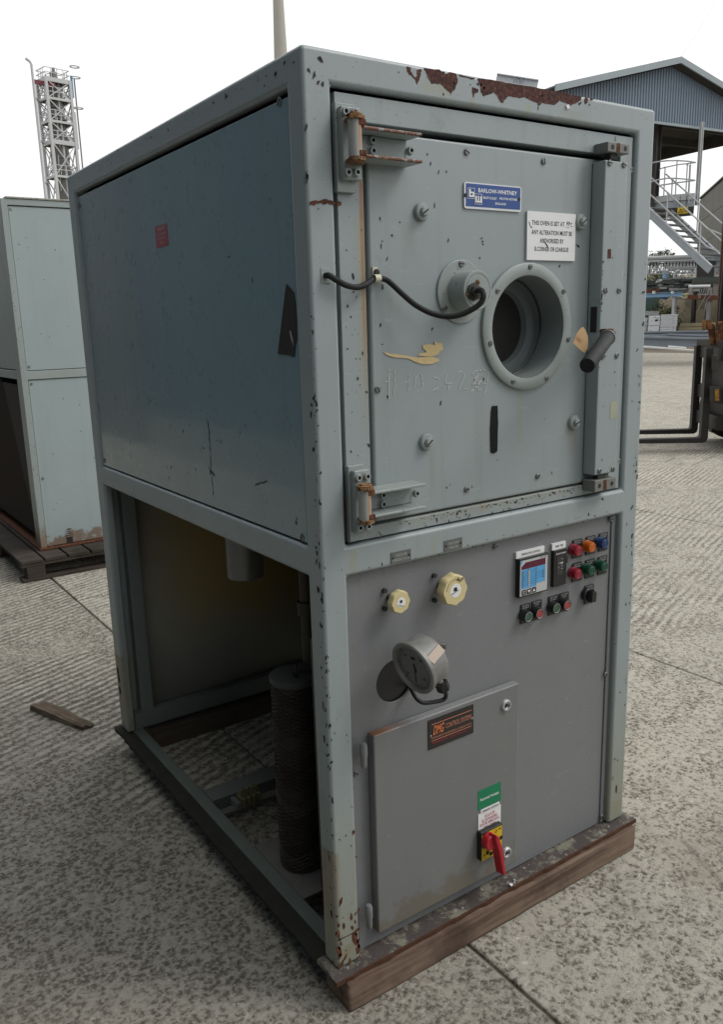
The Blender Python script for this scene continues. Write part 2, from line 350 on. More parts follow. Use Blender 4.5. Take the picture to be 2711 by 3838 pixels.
# ------------------------------------------------------------------ ground: sheet and concrete slabs
def concrete(name, ridge=1.0, tone=1.0, lo_t=.37, hi_t=.48):
    s = Mat(name, .92, 0, .2); c = s.co('World'); xyz = s.sep(c)
    big = s.noise(c, .55, 5, .6); mid = s.noise(c, 6, 5, .6)
    a = math.radians(21)
    q = s.math('ADD', s.math('MULTIPLY', xyz[0], -math.sin(a)), s.math('MULTIPLY', xyz[1], math.cos(a)))
    wob = s.math('MULTIPLY', s.noise(c, 4.5, 6, .7), 8.5)
    wv = s.math('SINE', s.math('ADD', s.math('MULTIPLY', q, 2 * PI / .046), wob))
    rmask = s.math('MULTIPLY', s.step(s.noise(c, .8, 4, .6), .40, .58), s.math('MULTIPLY_ADD', s.step(s.math('MULTIPLY_ADD', s.noise(c, 1.6, 4, .6), .8, xyz[1]), .75, 1.7), ridge * .95, .06))
    wn_ = s.node('ShaderNodeTexNoise'); s.put(wn_.inputs['Vector'], c); wn_.inputs['Scale'].default_value = 38; wn_.inputs['Detail'].default_value = 4
    wv_ = s.node('ShaderNodeVectorMath', operation='MULTIPLY_ADD'); s.put(wv_.inputs[0], wn_.outputs['Color']); wv_.inputs[1].default_value = (.030, .030, .0); s.put(wv_.inputs[2], c)
    flatc = s.map(wv_.outputs[0], (1, 1, .001))
    vv = s.vor(flatc, 58)
    pit = s.math('ADD', s.math('MULTIPLY', s.noise(c, 105, 8, .76, .15), .80), s.math('MULTIPLY', vv, .26))                       # crust and pits about a centimetre across
    grit = s.noise(c, 330, 4, .7); fine = s.noise(c, 190, 3, .6)
    h = s.math('ADD', s.math('MULTIPLY', pit, .95), s.math('MULTIPLY', s.math('MULTIPLY', wv, rmask), .044))
    h = s.math('ADD', h, s.math('MULTIPLY', s.math('SUBTRACT', mid, .5), .22))
    h = s.math('ADD', h, s.math('MULTIPLY', s.math('SUBTRACT', grit, .5), .20))
    t = s.step(h, lo_t, hi_t)
    oi = s.node('ShaderNodeObjectInfo').outputs['Random']
    lo = s.mix(big, (.095, .084, .066), (.15, .135, .11))
    hi = s.mix(s.noise(c, 2.2, 4, .6), (.42 * tone, .398 * tone, .338 * tone), (.57 * tone, .540 * tone, .462 * tone))
    hi = s.mix(s.step(s.noise(c, 46, 5, .7), .58, .68), hi, (.70 * tone, .67 * tone, .57 * tone))
    t2 = s.step(h, lo_t + .03, hi_t + .11)
    mid_c = s.mix(s.noise(c, 5, 4, .6), (.215 * tone, .196 * tone, .155 * tone), (.33 * tone, .31 * tone, .265 * tone))
    col = s.mix(t, lo, s.mix(t2, mid_c, hi))
    crest = s.math('MULTIPLY', s.math('MULTIPLY', s.step(wv, .15, .9), s.step(s.noise(c, 24, 5, .7), .46, .60)), s.math('MULTIPLY', rmask, .75), clamp=True)
    col = s.mix(crest, col, (.66 * tone, .63 * tone, .55 * tone))
    vale = s.math('MULTIPLY', s.math('SUBTRACT', 1.0, s.step(wv, -.95, -.2)), s.math('MULTIPLY', rmask, .55), clamp=True)
    col = s.mix(vale, col, (.17 * tone, .155 * tone, .125 * tone))
    col = s.mix(s.math('MULTIPLY', s.step(s.noise(c, 1.3, 7, .68), .52, .74), .42), col, (.215, .185, .14))
    col = s.mix(s.math('MULTIPLY', s.step(s.noise(c, .9, 6, .7), .57, .68), .42), col, (.085, .08, .072))
    col = s.mix(s.math('MULTIPLY', s.step(fine, .70, .76), .7), col, (.05, .048, .044))
    ce_ = s.vor(s.map(wv_.outputs[0], (1, 1, .001)), .62, 'DISTANCE_TO_EDGE')
    crk = s.math('MULTIPLY', s.math('SUBTRACT', 1.0, s.step(ce_, .0015, .004)), s.step(s.noise(c, .7, 3), .55, .62))
    col = s.mix(s.math('MULTIPLY', crk, .75), col, (.06, .055, .048))
    col = s.mix(s.math('MULTIPLY_ADD', oi, .12, 0.0), col, (.24, .225, .195))
    s.set('Base Color', col)
    s.bump(s.math('ADD', h, s.math('MULTIPLY', fine, .12)), .9, .010)
    return s.m
M['concrete'] = concrete('pale_tamped_concrete', .8); M['concreteshade'] = concrete('shaded_ridged_concrete', 1.35, .88, .39, .51)  # ridged left slabs toned darker: shade beside the oven put into the colour
def dirt():
    s = Mat('yard_dirt', .95, 0, .15); c = s.co('World')
    a = s.noise(c, .5, 8, .65); b = s.noise(c, 9, 5, .6)
    s.set('Base Color', s.mix(s.step(b, .4, .7), s.mix(a, (.13, .105, .078), (.24, .205, .16)), (.085, .075, .055)))
    s.bump(b, .5, .02); return s.m
M['dirt'] = dirt()
g = MB()
g.grid((0, 0, 0), (1, 0, 0), [-400, -60, 0, 60, 500], (0, 1, 0), [-300, -60, 0, 60, 600])
ground = g.build('ground', 'dirt', None, smooth=0, fix=False, kind='structure'); ground.location.z = -.009
XJ = [-6.84, -4.44, -2.04, .36, 2.2, 4.6, 7.0, 9.4, 11.8, 14.2, 16.6, 19.0, 21.4, 23.8, 26.2, 28.6]
YJ = [-8.7, -2.7, 3.32, 9.3, 15.3, 21.3, 27.3]
for i in range(len(XJ) - 1):
    for j in range(len(YJ) - 1):
        x0, x1, y0, y1 = XJ[i] + .004, XJ[i + 1] - .004, YJ[j] + .004, YJ[j + 1] - .004
        b = MB().box(-(x1 - x0) / 2, (x1 - x0) / 2, -(y1 - y0) / 2, (y1 - y0) / 2, -.06, 0)
        o = b.build('concrete_slab', 'concreteshade' if XJ[i + 1] < .5 else 'concrete', ground, bevel=.006, seg=1, smooth=0)
        o.location = ((x0 + x1) / 2, (y0 + y1) / 2, .009 + random.uniform(-.0015, .0015))

gv = MB()
for i in range(260):
    x, y = random.uniform(-1.6, 3.5), random.uniform(-1.2, 3.6)
    if -.05 < x < 1.05 and -.15 < y < 1.5: continue
    r = random.uniform(.0015, .005) * (2 if random.random() < .06 else 1); c = V((x, y, r * .3)); k = [V((random.uniform(.6, 1.3), random.uniform(.6, 1.3), random.uniform(.4, .8))) * r for _ in range(6)]
    gv.add([c + V((k[0].x, 0, 0)), c + V((0, k[1].y, 0)), c - V((k[2].x, 0, 0)), c - V((0, k[3].y, 0)), c + V((0, 0, k[4].z)), c - V((0, 0, k[5].z))], [(0, 1, 4), (1, 2, 4), (2, 3, 4), (3, 0, 4), (1, 0, 5), (2, 1, 5), (3, 2, 5), (0, 3, 5)])
tag(gv.build('stone_grit', flat('pale_stone_grit', (.42, .40, .35), .9, 0, .6, 9), None, smooth=0), 'loose pale stone grit scattered over the concrete slabs', 'grit')['kind'] = 'stuff'

# ------------------------------------------------------------------ background materials
def corrug(name, col, rough=.5, var=.12, dirt=.3):
    s = Mat(name, rough, 0, .4); c = s.co(); n_ = s.noise(s.map(c, (3, 3, .4)), 1.0, 6, .65)
    base = s.mix(n_, tuple(x * (1 - var) for x in col), tuple(x * (1 + var) for x in col))
    base = s.mix(s.math('MULTIPLY', s.step(s.noise(c, 9, 5, .7), .55, .8), dirt), base, tuple(x * .55 for x in col))
    s.set('Base Color', base); return s.m
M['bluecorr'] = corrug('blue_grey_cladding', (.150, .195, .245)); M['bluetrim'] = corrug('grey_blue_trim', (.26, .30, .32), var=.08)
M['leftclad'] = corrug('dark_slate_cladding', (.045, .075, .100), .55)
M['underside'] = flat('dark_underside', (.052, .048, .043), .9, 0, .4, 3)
M['galv'] = flat('galvanised_steel', (.44, .45, .46), .5, .25, .2, 6)
M['greysteel'] = flat('grey_painted_steel', (.30, .335, .37), .5, .1, .25, 5)
M['darkpost'] = flat('dark_steel_post', (.05, .047, .044), .7, .1, .4, 4)
M['oldconc'] = corrug('stained_concrete', (.165, .165, .145), .9, .35, .7)
M['whitesteel'] = flat('white_painted_steel', (.44, .45, .46), .5, 0, .12, .8)
M['colgrey'] = flat('grey_column_lagging', (.17, .17, .16), .7, .1, .35, .7)
M['blueladder'] = flat('blue_ladder_paint', (.06, .22, .40), .5)
M['whitecrate'] = flat('white_cabinet_paint', (.66, .68, .70), .45, 0, .08, 3)
M['beamblue'] = flat('blue_grey_beam', (.26, .295, .34), .5, .2, .2, 1.5)
M['whitepipe'] = flat('pale_plastic_pipe', (.58, .58, .54), .5, 0, .15, 3)
M['skyblue'] = flat('pale_blue_paint', (.22, .36, .50), .6, 0, .25, 2)
M['scrap'] = flat('mixed_scrap_metal', (.050, .06, .056), .8, .2, .6, 1.2); M['scraplight'] = flat('pale_scrap_metal', (.26, .25, .24), .7, .2, .5, 1.5)
M['tan'] = flat('tan_sheets', (.43, .37, .23), .8, 0, .12, 2)
M['leafdark'] = flat('dark_foliage', (.035, .050, .022), .8, 0, .5, 1.3); M['leafolive'] = flat('olive_foliage', (.085, .095, .035), .8, 0, .5, 1.3)
M['bark'] = flat('bark', (.07, .055, .04), .9)
M['rustorangebig'] = rusty('forklift_rust', ((.07, .035, .02), (.20, .085, .03), (.30, .15, .06)), .85, 5)
M['forkblack'] = flat('black_fork_steel', (.024, .022, .020), .55, .3, .4, 6)
M['tyre'] = flat('tyre_rubber', (.020, .020, .020), .9, 0, .3, 8)
M['dryveg'] = flat('dry_grass', (.20, .175, .105), .95, 0, .45, .35)

def mirror_normal(): pass
# long slate-clad shed on the left; its dark wall is what the glossy side panel reflects
sh = thing('slate_shed', 'long dark slate-blue clad shed beside the yard, mirrored in the glossy oven side', 'shed', (-3.0, 0, 0))
b = MB(); L0, L1, HH = -9.0, 20.0, 7.2
ysn = L0; pts = []
while ysn < L1:
    for dy, dx in ((0, 0), (.06, 0), (.09, .035), (.15, .035), (.18, 0)): pts.append((ysn + dy, dx))
    ysn += .2
v_ = [(dx, y, .45) for y, dx in pts] + [(dx, y, HH) for y, dx in pts]; n_ = len(pts)
b.add(v_, [(i + 1, i, n_ + i, n_ + i + 1) for i in range(n_ - 1)])
b.build('cladding', 'leftclad', sh, smooth=0)
MB().box(-7, -.05, L0, L1, 0, HH).build('shed_wall', 'leftclad', sh, smooth=0)
MB().box(-.049, .06, L0, L1, 0, .44).build('plinth', 'oldconc', sh)
MB().box(-.10, .22, L0 - .1, L1 + .1, HH + .002, HH + .16).build('gutter', 'bluetrim', sh, bevel=.02)
MB().slab([(-7.2, L0 - .1, HH + .165), (.15, L0 - .1, HH + .165), (-3.5, L0 - .1, HH + 1.2)], (0, L1 - L0 + .2, 0)).build('roof', 'leftclad', sh, smooth=0)
for y in (-8.6, 2.4, 14.6): MB().cyl((.14, y, .05), (.14, y, HH), .05, 10).build('downpipe', 'darkpost', sh)
do = MB().box(.037, .075, 9.0, 12.2, .05, 3.6).build('roller_door', 'darkpost', sh)
for k in range(17): MB().box(.0752, .090, 9.0, 12.2, .1 + k * .205, .28 + k * .205).build('slat', 'darkpost', do, bevel=.01)

# unseen container added behind the viewpoint to shade the foot of the oven front
cn = thing('shade_container', 'rust-streaked grey shipping container standing across the yard behind the viewpoint', 'container', (-2.4, -6.2, 0))
b = MB(); CL, CH = 12.2, 2.6; xx = .15; prof = []
while xx < CL - .15:
    for dx, dy in ((0, 0), (.07, 0), (.10, -.036), (.17, -.036), (.20, 0)): prof.append((xx + dx, dy))
    xx += .24
nn = len(prof); b.add([(x, dy, .16) for x, dy in prof] + [(x, dy, CH - .12) for x, dy in prof], [(i + 1, i, nn + i, nn + i + 1) for i in range(nn - 1)])
b.build('corrugated_side', 'bluetrim', cn, smooth=0)
MB().box(0, CL, -2.44, -.045, .16, CH - .02).build('container_body', 'bluetrim', cn, smooth=0)
for z0 in (.0, CH - .119): MB().box(-.02, CL + .02, -.044, .02, z0 + .001, z0 + .155 if z0 == 0 else CH).build('side_rail', 'bluetrim', cn, bevel=.01)
for x in (0, CL - .14): MB().box(x, x + .14, -.043, .025, .157, CH - .121).build('corner_post', 'bluetrim', cn, bevel=.01)
# ---- sister cabinet on its pallet
MY = 4.08
mc = thing('grey_cabinet', 'second grey-green cabinet with rusty bottom edge, standing on a wooden pallet behind the oven', 'cabinet', (.366, MY, .149))
MW, MD, MH = 1.0, 1.45, 2.137
def mz(v): return v + GZ - .149
m_ = MB()
mx_ = [0, .038, .96, MW]; mzs = [0, mz(1.137), mz(1.189), mz(2.163), MH]
m_.grid((0, 0, 0), (1, 0, 0), mx_, (0, 0, 1), mzs, ((.038, .96, -1, mz(1.137)), (.038, .96, mz(1.189), mz(2.163))))
m_.grid((0, 0, 0), (0, 1, 0), [0, .12, 1.36, MD], (0, 0, 1), mzs, ((.12, 1.36, .05, mz(1.137)), (.12, 1.36, mz(1.189), mz(2.163))))
m_.grid((MW, 0, 0), (0, 1, 0), [0, MD], (0, 0, 1), mzs).grid((0, MD, 0), (1, 0, 0), mx_, (0, 0, 1), mzs).grid((0, 0, MH), (1, 0, 0), mx_, (0, 1, 0), [0, .12, 1.36, MD])
M['cabframe'] = paint('cabinet_frame_paint', (.30, .345, .335), .42, streak=.2, grime=.3, fleck=.5, low=(.0, .2, (.22, .12, .06), .8))
M['cabpanel'] = paint('cabinet_panel_paint', (.325, .39, .395), .36, streak=.12, grime=.15, fleck=.3, low=(.02, .075, (.17, .095, .05), .8))
m_.build('cabinet_frame', 'cabframe', mc, bevel=.008, merge=True, solid=.03)
MB().box(.041, .957, .008, .03, mz(1.193), mz(2.158)).build('upper_panel', 'cabpanel', mc, bevel=.002)
MB().box(.041, .957, .008, .03, .004, mz(1.133)).build('lower_panel', 'cabpanel', mc, bevel=.002)
MB().box(.012, .03, .125, 1.355, mz(1.195), mz(2.155)).build('side_panel', 'side' if False else 'cabframe', mc, bevel=.002)
mf = MB(); mf.box(.016, .028, .15, 1.34, .06, mz(1.1)); mf.build('mesh_backing', flat('rust_brown_mesh', (.040, .029, .022), .9, 0, .4, 30), mc)
mw = MB()
for i in range(60):
    yy = .15 + i * .02
    mw.bar((.014, yy, .06), (.014, min(1.34, yy + .5), .06 + (min(1.34, yy + .5) - yy) * 2), .003, .002, (1, 0, 0))
mw.build('expanded_mesh', flat('dark_mesh_wire', (.045, .032, .024), .85), mc, smooth=0, fix=False, kind='stuff')
for x, z in ((.055, mz(2.14)), (.056, mz(1.215)), (.058, mz(1.110)), (.06, .45)):
    MB().lathe((x, .008, z), (0, -1, 0), [(.009, 0), (.008, .003), (.0001, .0035)], 10).build('panel_screw', 'screw', mc)
dm = MB().slab([(.165, .0076, .002), (.205, .0076, .002), (.207, .0076, .085), (.203, .0076, .098), (.186, .0076, .102), (.168, .0076, .094)], (0, -.001, 0)).build('torn_hole', 'dark', mc, smooth=0)
for k in range(4): MB().box(.167, .204, .0045, .0064, .045 + k * .013, .053 + k * .013).build('torn_strip', 'cabpanel', dm)
MB().box(-.012, MW + .012, -.020, MD + .012, -.012, -.0005).build('base_plate', 'spall' if 'spall' in M else 'rust', mc, bevel=.002)
MB().box(.03, .98, -.006, .12, MH + .001, MH + .012).build('roof_lip', paint('rusty_lip_paint', (.30, .32, .29), .5, grime=.5, wear=((2, 2.0, 2.1, .56, (.28, .11, .05), None),)), mc, bevel=.003)
mch = MB()
for i in range(50):
    x, z = random.uniform(.05, .9), random.uniform(.1, 2.0); s_ = random.uniform(.003, .008); mch.box(x, x + s_ * .6, .0068, .0078, z, z + s_)
for i in range(40):
    x, z = random.uniform(.0, .036), random.uniform(.1, 2.0); s_ = random.uniform(.002, .007); mch.box(x, x + s_ * .6, -.0008, -.0002, z, z + s_)
mch.build('paint_chips', 'dark', mc, smooth=0, fix=False, kind='stuff')
pl = thing('wooden_pallet', 'weathered wooden pallet under the second grey-green cabinet', 'pallet', (.19, 3.87, 0))
PL = MB
for k in range(3):
    y = .0 + k * .74
    PL().box(0, 1.3, y, y + .10, .0, .020).build('bottom_board', 'pallet', pl, bevel=.003)
    for x in (.03, .60, 1.16): PL().box(x, x + .11, y + .003, y + .098, .0205, .094).build('block', 'pallet', pl, bevel=.004)
    PL().box(0, 1.3, y + .001, y + .099, .0945, .1145).build('stringer_board', 'pallet', pl, bevel=.003)
for k in range(9):
    x = k * .145; PL().box(x, x + .132, -.004, 1.60, .115, .135).build('deck_board', 'pallet', pl, bevel=.003)

# ---- rotten wood offcut on the slab
wa, wb, wcx = on('v', 85, 1582, 2, .012), on('v', 200, 1628, 2, .012), on('v', 228, 1616, 2, .012)
dv = (V((wb.x, wb.y, 0)) - V((wa.x, wa.y, 0))); Ld = dv.length
wo_ = MB(); N = 10; ring = []
for i in range(N + 1):
    t = i / N; j = lambda a: random.uniform(-a, a)
    hgt = .020 + .005 * math.sin(t * 5 + .4); wd = .030 + .004 * math.sin(t * 3 + 1)
    e_j = j(.012) if i in (0, N) else 0
    ring += [(t * Ld + e_j, -wd + j(.0015), .001), (t * Ld + e_j * .3, -wd * .95 + j(.0015), hgt + j(.002)), (t * Ld + e_j, -.012 + j(.003), hgt * 1.08 + j(.002)), (t * Ld - e_j, .000 + j(.002), hgt * .74 + j(.002)), (t * Ld + e_j * .5, wd * .8 + j(.002), hgt * .95 + j(.002)), (t * Ld, wd * .9 + j(.0015), .001)]
wo_.add(ring, [(i * 6 + k, i * 6 + (k + 1) % 6, (i + 1) * 6 + (k + 1) % 6, (i + 1) * 6 + k) for i in range(N) for k in range(6)] + [tuple(range(6)), tuple(range(N * 6 + 5, N * 6 - 1, -1))])
wood_o = wo_.build('wood_offcut', 'rotwood', None, smooth=0)
wood_o.location = (wa.x, wa.y, .002); wood_o.rotation_euler = (0, 0, math.atan2(dv.y, dv.x))
tag(wood_o, 'broken piece of rotten brown wood lying on the concrete left of the oven', 'wood offcut')

# ---- concrete lamp column behind the oven
lc = MB().lathe((10.17, 17.70, 0), (0, 0, 1), [(.31, 0), (.30, .5), (.162, 7.8), (.128, 9.0), (.085, 10.6), (.0001, 10.61)], 20).build('concrete_column', flat('pale_concrete', (.37, .35, .31), .9, 0, .15, 2), None, smooth=40)
tag(lc, 'tapering pale concrete mast rising behind the oven roof', 'mast')
# ---- short raised beam showing above the roof edge
pA, pB = at('n', 1862, 292, 30), at('n', 2017, 316, 30)
rb = thing('steel_gantry', 'white steel gantry whose beam just shows above the oven roof', 'gantry', (0, 0, 0))
MB().ibeam(pA, pB, .20, .24, .025).build('beam', 'whitesteel', rb, smooth=0)
for t in (.42, .56): 
    p = pA.lerp(pB, t); MB().box(p.x - .012, p.x + .012, p.y - .11, p.y + .11, p.z - .115, p.z + .115).build('stiffener', 'greysteel', rb, smooth=0)
for t in (.25, .8):
    p = pA.lerp(pB, t); MB().box(p.x - .1, p.x + .1, p.y - .1, p.y + .1, 0, p.z - .125).build('post', 'whitesteel', rb, smooth=0)

# ---- column tower far behind
def tower():
    d = 110.0
    tw = thing('process_tower', 'tall white lattice steel tower around a grey column, with blue ladder cages', 'tower', (0, 0, 0))
    az = math.atan2(*(lambda r: (r.x, r.y))(ray(*px('n', 240, 600)))); f = V((math.sin(az), math.cos(az), 0)); r = V((f.y, -f.x, 0))
    Pf = at('n', 169, 286, d); base = V((Pf.x, Pf.y, 0)); top = Pf.z
    rot = math.radians(27)
    e1 = r * math.cos(rot) + f * math.sin(rot); e2 = -r * math.sin(rot) + f * math.cos(rot)
    wa_ = 2.95; wb_ = 2.3
    c = [base, base + e1 * wa_, base + e1 * wa_ + e2 * wb_, base + e2 * wb_]
    for k, p in enumerate(c):
        MB().bar(p, p + V((0, 0, top)), .30, .30, e1).build('corner_post', 'whitesteel', tw, smooth=0)
    lev = [top - .2] + [at('n', 100 + X / 4.174, 200 + Y / 4.174, d).z for X, Y in ((330, 690), (380, 1050), (410, 1375), (455, 1915))] + []
    lev = [top - .2, lev[1], lev[2], lev[3], lev[4]]
    while lev[-1] > 5: lev.append(lev[-1] - 5.0)
    for i, z in enumerate(lev):
        for k in range(4):
            MB().bar(c[k] + V((0, 0, z)), c[(k + 1) % 4] + V((0, 0, z)), .20, .48 if i in (0, 3) else .26).build('floor_beam', 'whitesteel', tw, smooth=0)
        mid = (c[0] + c[2]) / 2
        MB().obox(mid + V((0, 0, z + .1)), e1 * (wa_ / 2 - .16), e2 * (wb_ / 2 - .16), V((0, 0, .05))).build('floor_plate', 'underside', tw, smooth=0)
        rl_ = MB()
        for k in range(4):
            a, b2 = c[k], c[(k + 1) % 4]
            for hz_ in (.75, 1.25): rl_.bar(a + V((0, 0, z + hz_)), b2 + V((0, 0, z + hz_)), .07, .07)
            for t in (.25, .5, .75): p = a.lerp(b2, t); rl_.bar(p + V((0, 0, z + .2)), p + V((0, 0, z + 1.25)), .06, .06, e1)
        rl_.build('handrail', 'whitesteel', tw, smooth=0, fix=False)
        if i < len(lev) - 1:
            z2 = lev[i + 1]
            for k in range(4):
                a, b2 = c[k], c[(k + 1) % 4]
                MB().bar(a + V((0, 0, z)), b2 + V((0, 0, z2)), .11, .10, e2 if k % 2 == 0 else e1).build('brace', 'whitesteel', tw, smooth=0)
                MB().bar(b2 + V((0, 0, z)), a + V((0, 0, z2)), .10, .10, e2 if k % 2 == 0 else e1).build('brace', 'whitesteel', tw, smooth=0)
    mid = (c[0] + c[2]) / 2 + e1 * .12
    MB().lathe(mid, (0, 0, 1), [(.86, 0), (.86, lev[3] + .2), (.92, lev[3] + .3), (.92, lev[3] + .8), (.74, lev[3] + .9), (.74, top - .6), (.62, top - .3), (.40, top + .1), (.40, top + .9), (.28, top + 1.0), (.0001, top + 1.0)], 24).build('column', 'colgrey', tw, smooth=40)
    for z in [lev[1] + 1.9, lev[2] + 1.7, lev[3] + 2.6, lev[4] + 2.2]:
        MB().lathe(mid + V((0, 0, z)), (0, 0, 1), [(.8, 0), (.96, 0), (.96, .16), (.8, .16)], 24, True).build('column_flange', 'colgrey', tw, smooth=30)
    for dx, dy, h in ((-.6, -.4, .8), (-.9, .2, .6), (.18, .1, 1.5), (-.1, -.1, 1.4)):
        MB().cyl(mid + e1 * dx + e2 * dy + V((0, 0, top)), mid + e1 * dx + e2 * dy + V((0, 0, top + h)), .10, 8).build('vent_nozzle', 'colgrey', tw)
    for k, (dx, dy, z0) in enumerate([(random.uniform(-1.1, 1.1), random.choice((-.95, .95)), random.uniform(8, top - 4)) for _ in range(16)]):
        q_ = mid + e1 * dx + e2 * dy + V((0, 0, z0)); MB().tube([q_, q_ + V((0, 0, random.uniform(1.5, 4.0))), q_ + V((0, 0, 4.0)) + e1 * random.uniform(-.4, .4)], random.uniform(.04, .08), 5).build('small_pipe', 'colgrey' if k % 2 else 'whitesteel', tw)
    p = c[0] - e1 * .0; pv = at('n', 100 + 35 / 4.174, 200 + 80 / 4.174, d)
    vb = at('n', 100 + 100 / 4.174, 200 + 460 / 4.174, d)
    vp = V((vb.x, vb.y, 0)); MB().tube([vp, V((vb.x, vb.y, pv.z - .6)), V((vb.x, vb.y, pv.z - .3)) - r * .15, V((vb.x, vb.y, pv.z)) - r * .55], .15, 8).build('vent_pipe', 'whitesteel', tw)
    MB().bar(V((vb.x, vb.y, vb.z + .15)), c[1] * .35 + c[0] * .65 + V((0, 0, vb.z)), .15, .45).build('red_bracket', flat('dark_red_paint', (.15, .03, .04), .6), tw)
    for k in range(6):
        z = vb.z - 1.5 - k * 4.6
        if z > 1: MB().bar(V((vb.x, vb.y, z)), c[3] + V((0, 0, z)), .12, .16).build('pipe_bracket', 'whitesteel', tw)
    q = c[1] + e1 * .25
    for z0, z1, mat in ((lev[1] - 1.2, lev[0] - 3.2, 'blueladder'), (lev[0] - 1.6, top + .6, 'blueladder'), (lev[3] - .5, lev[2] + 1.2, 'whitesteel')):
        MB().bar(q + V((0, 0, z0)), q + V((0, 0, z1)), .22, .18, e1).build('ladder', mat, tw)
    for z in (top + .5, lev[1] + 3.9, lev[1] - .6):
        pts = [q + V((0, 0, z)) + e1 * (.55 - .55 * math.cos(t)) + e2 * .45 * math.sin(t) for t in [k * 2 * PI / 10 for k in range(11)]]
        MB().tube(pts, .075, 6).build('cage_hoop', 'whitesteel', tw)
    MB().cyl(c[1] + e1 * .6 + V((0, 0, 0)), c[1] + e1 * .6 + V((0, 0, top + .3)), .09, 8).build('riser', 'colgrey', tw)
    MB().cyl(c[0] + e1 * 1.5 + e2 * .3, c[0] + e1 * 1.5 + e2 * .3 + V((0, 0, top - 1)), .12, 8).build('riser', 'whitesteel', tw)
tower()

# ---- blue gable canopy, landing, stairs
ge = V((math.cos(math.radians(-5.12)), math.sin(math.radians(-5.12)), 0)); gi = V((-ge.y, ge.x, 0))
GA = at('m', 610, 1215, 29.0); zb = GA.z
ca = thing('blue_canopy', 'blue-grey corrugated gable canopy on tall posts behind the oven', 'canopy', (0, 0, 0))
apx, half, ztop, zeave = .61, 4.73, 9.0, 7.79
def gp(s, t, z): return GA + ge * s + gi * t + V((0, 0, z - zb))
def roofz(s): return ztop - abs(s - apx) / half * (ztop - zeave)
def corr_wall(P, s0, s1, zt, pitch=.118, dep=.03):
    b = MB(); s = s0; prof = []
    while s < s1:
        for ds, o in ((0, 0), (pitch * .30, 0), (pitch * .42, dep), (pitch * .86, dep), (pitch * .98, 0)): prof.append((s + ds, o))
        s += pitch
    n = len(prof)
    b.add([P(s, o, zb) for s, o in prof] + [P(s, o, zt(s)) for s, o in prof], [(i, i + 1, n + i + 1, n + i) for i in range(n - 1)])
    return b
corr_wall(lambda s, o, z: gp(s, -o, z), apx - half, apx + half, lambda s: roofz(s) - .08).build('gable_cladding', 'bluecorr', ca, smooth=0, solid=.02)
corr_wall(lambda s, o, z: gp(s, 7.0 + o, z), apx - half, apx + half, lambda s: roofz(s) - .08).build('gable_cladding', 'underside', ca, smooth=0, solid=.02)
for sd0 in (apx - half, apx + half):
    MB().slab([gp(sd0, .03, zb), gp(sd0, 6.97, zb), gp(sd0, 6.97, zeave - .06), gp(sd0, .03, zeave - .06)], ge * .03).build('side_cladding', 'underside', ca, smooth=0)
for sg in (-1, 1):
    a0, a1 = gp(apx, -.35, ztop + .05), gp(apx + sg * (half + .25), -.35, zeave - .02)
    MB().slab([a0, a1, a1 + gi * 7.7, a0 + gi * 7.7], (0, 0, .04)).build('roof_sheet', 'bluecorr', ca, smooth=0)
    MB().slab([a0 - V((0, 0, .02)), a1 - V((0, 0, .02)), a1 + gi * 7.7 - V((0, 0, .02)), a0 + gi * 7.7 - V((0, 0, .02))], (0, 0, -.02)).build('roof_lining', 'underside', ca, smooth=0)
    MB().slab([a0 - gi * .04 + V((0, 0, .06)), a1 - gi * .04 + V((0, 0, .06)), a1 - gi * .04 - V((0, 0, .12)), a0 - gi * .04 - V((0, 0, .12))], gi * .05).build('verge_trim', 'bluetrim', ca, smooth=0)
MB().bar(gp(apx - half, -.05, zb - .02), gp(apx + half, -.05, zb - .02), .06, .07).build('drip_trim', 'bluetrim', ca)
for t in (.6, 2.5, 4.5, 6.5): MB().bar(gp(apx - half, t, zb + .18), gp(apx + half, t, zb + .18), .12, .25).build('tie_beam', 'underside', ca, smooth=0)
pz = at('o', 560, 470, 30.0)
lp = at('m', 655, 1300, 29.9); lp2 = at('o', 560, 500, 29.9); MB().ibeam((lp.x, lp.y, lp2.z - .3), (lp.x, lp.y, zb + .1), .20, .22, .03, ge).build('post', 'darkpost', ca, smooth=0)
rp0 = at('m', 1312, 1320, 30.2); rp1 = at('o', 1110, 600, 30.2)
MB().ibeam((rp1.x, rp1.y, rp1.z), (rp0.x, rp0.y, zb + .1), .09, .11, .02, ge).build('post', 'galv', ca, smooth=0)
for s, t in ((apx - half + .1, .2), (apx + half - .1, .2), (apx - half + .1, 6.8), (apx + half - .1, 6.8)):
    p = gp(s, t, 0); MB().ibeam((p.x, p.y, 0), (p.x, p.y, zb + .1), .2, .2, .03, ge).build('post', 'darkpost', ca, smooth=0)

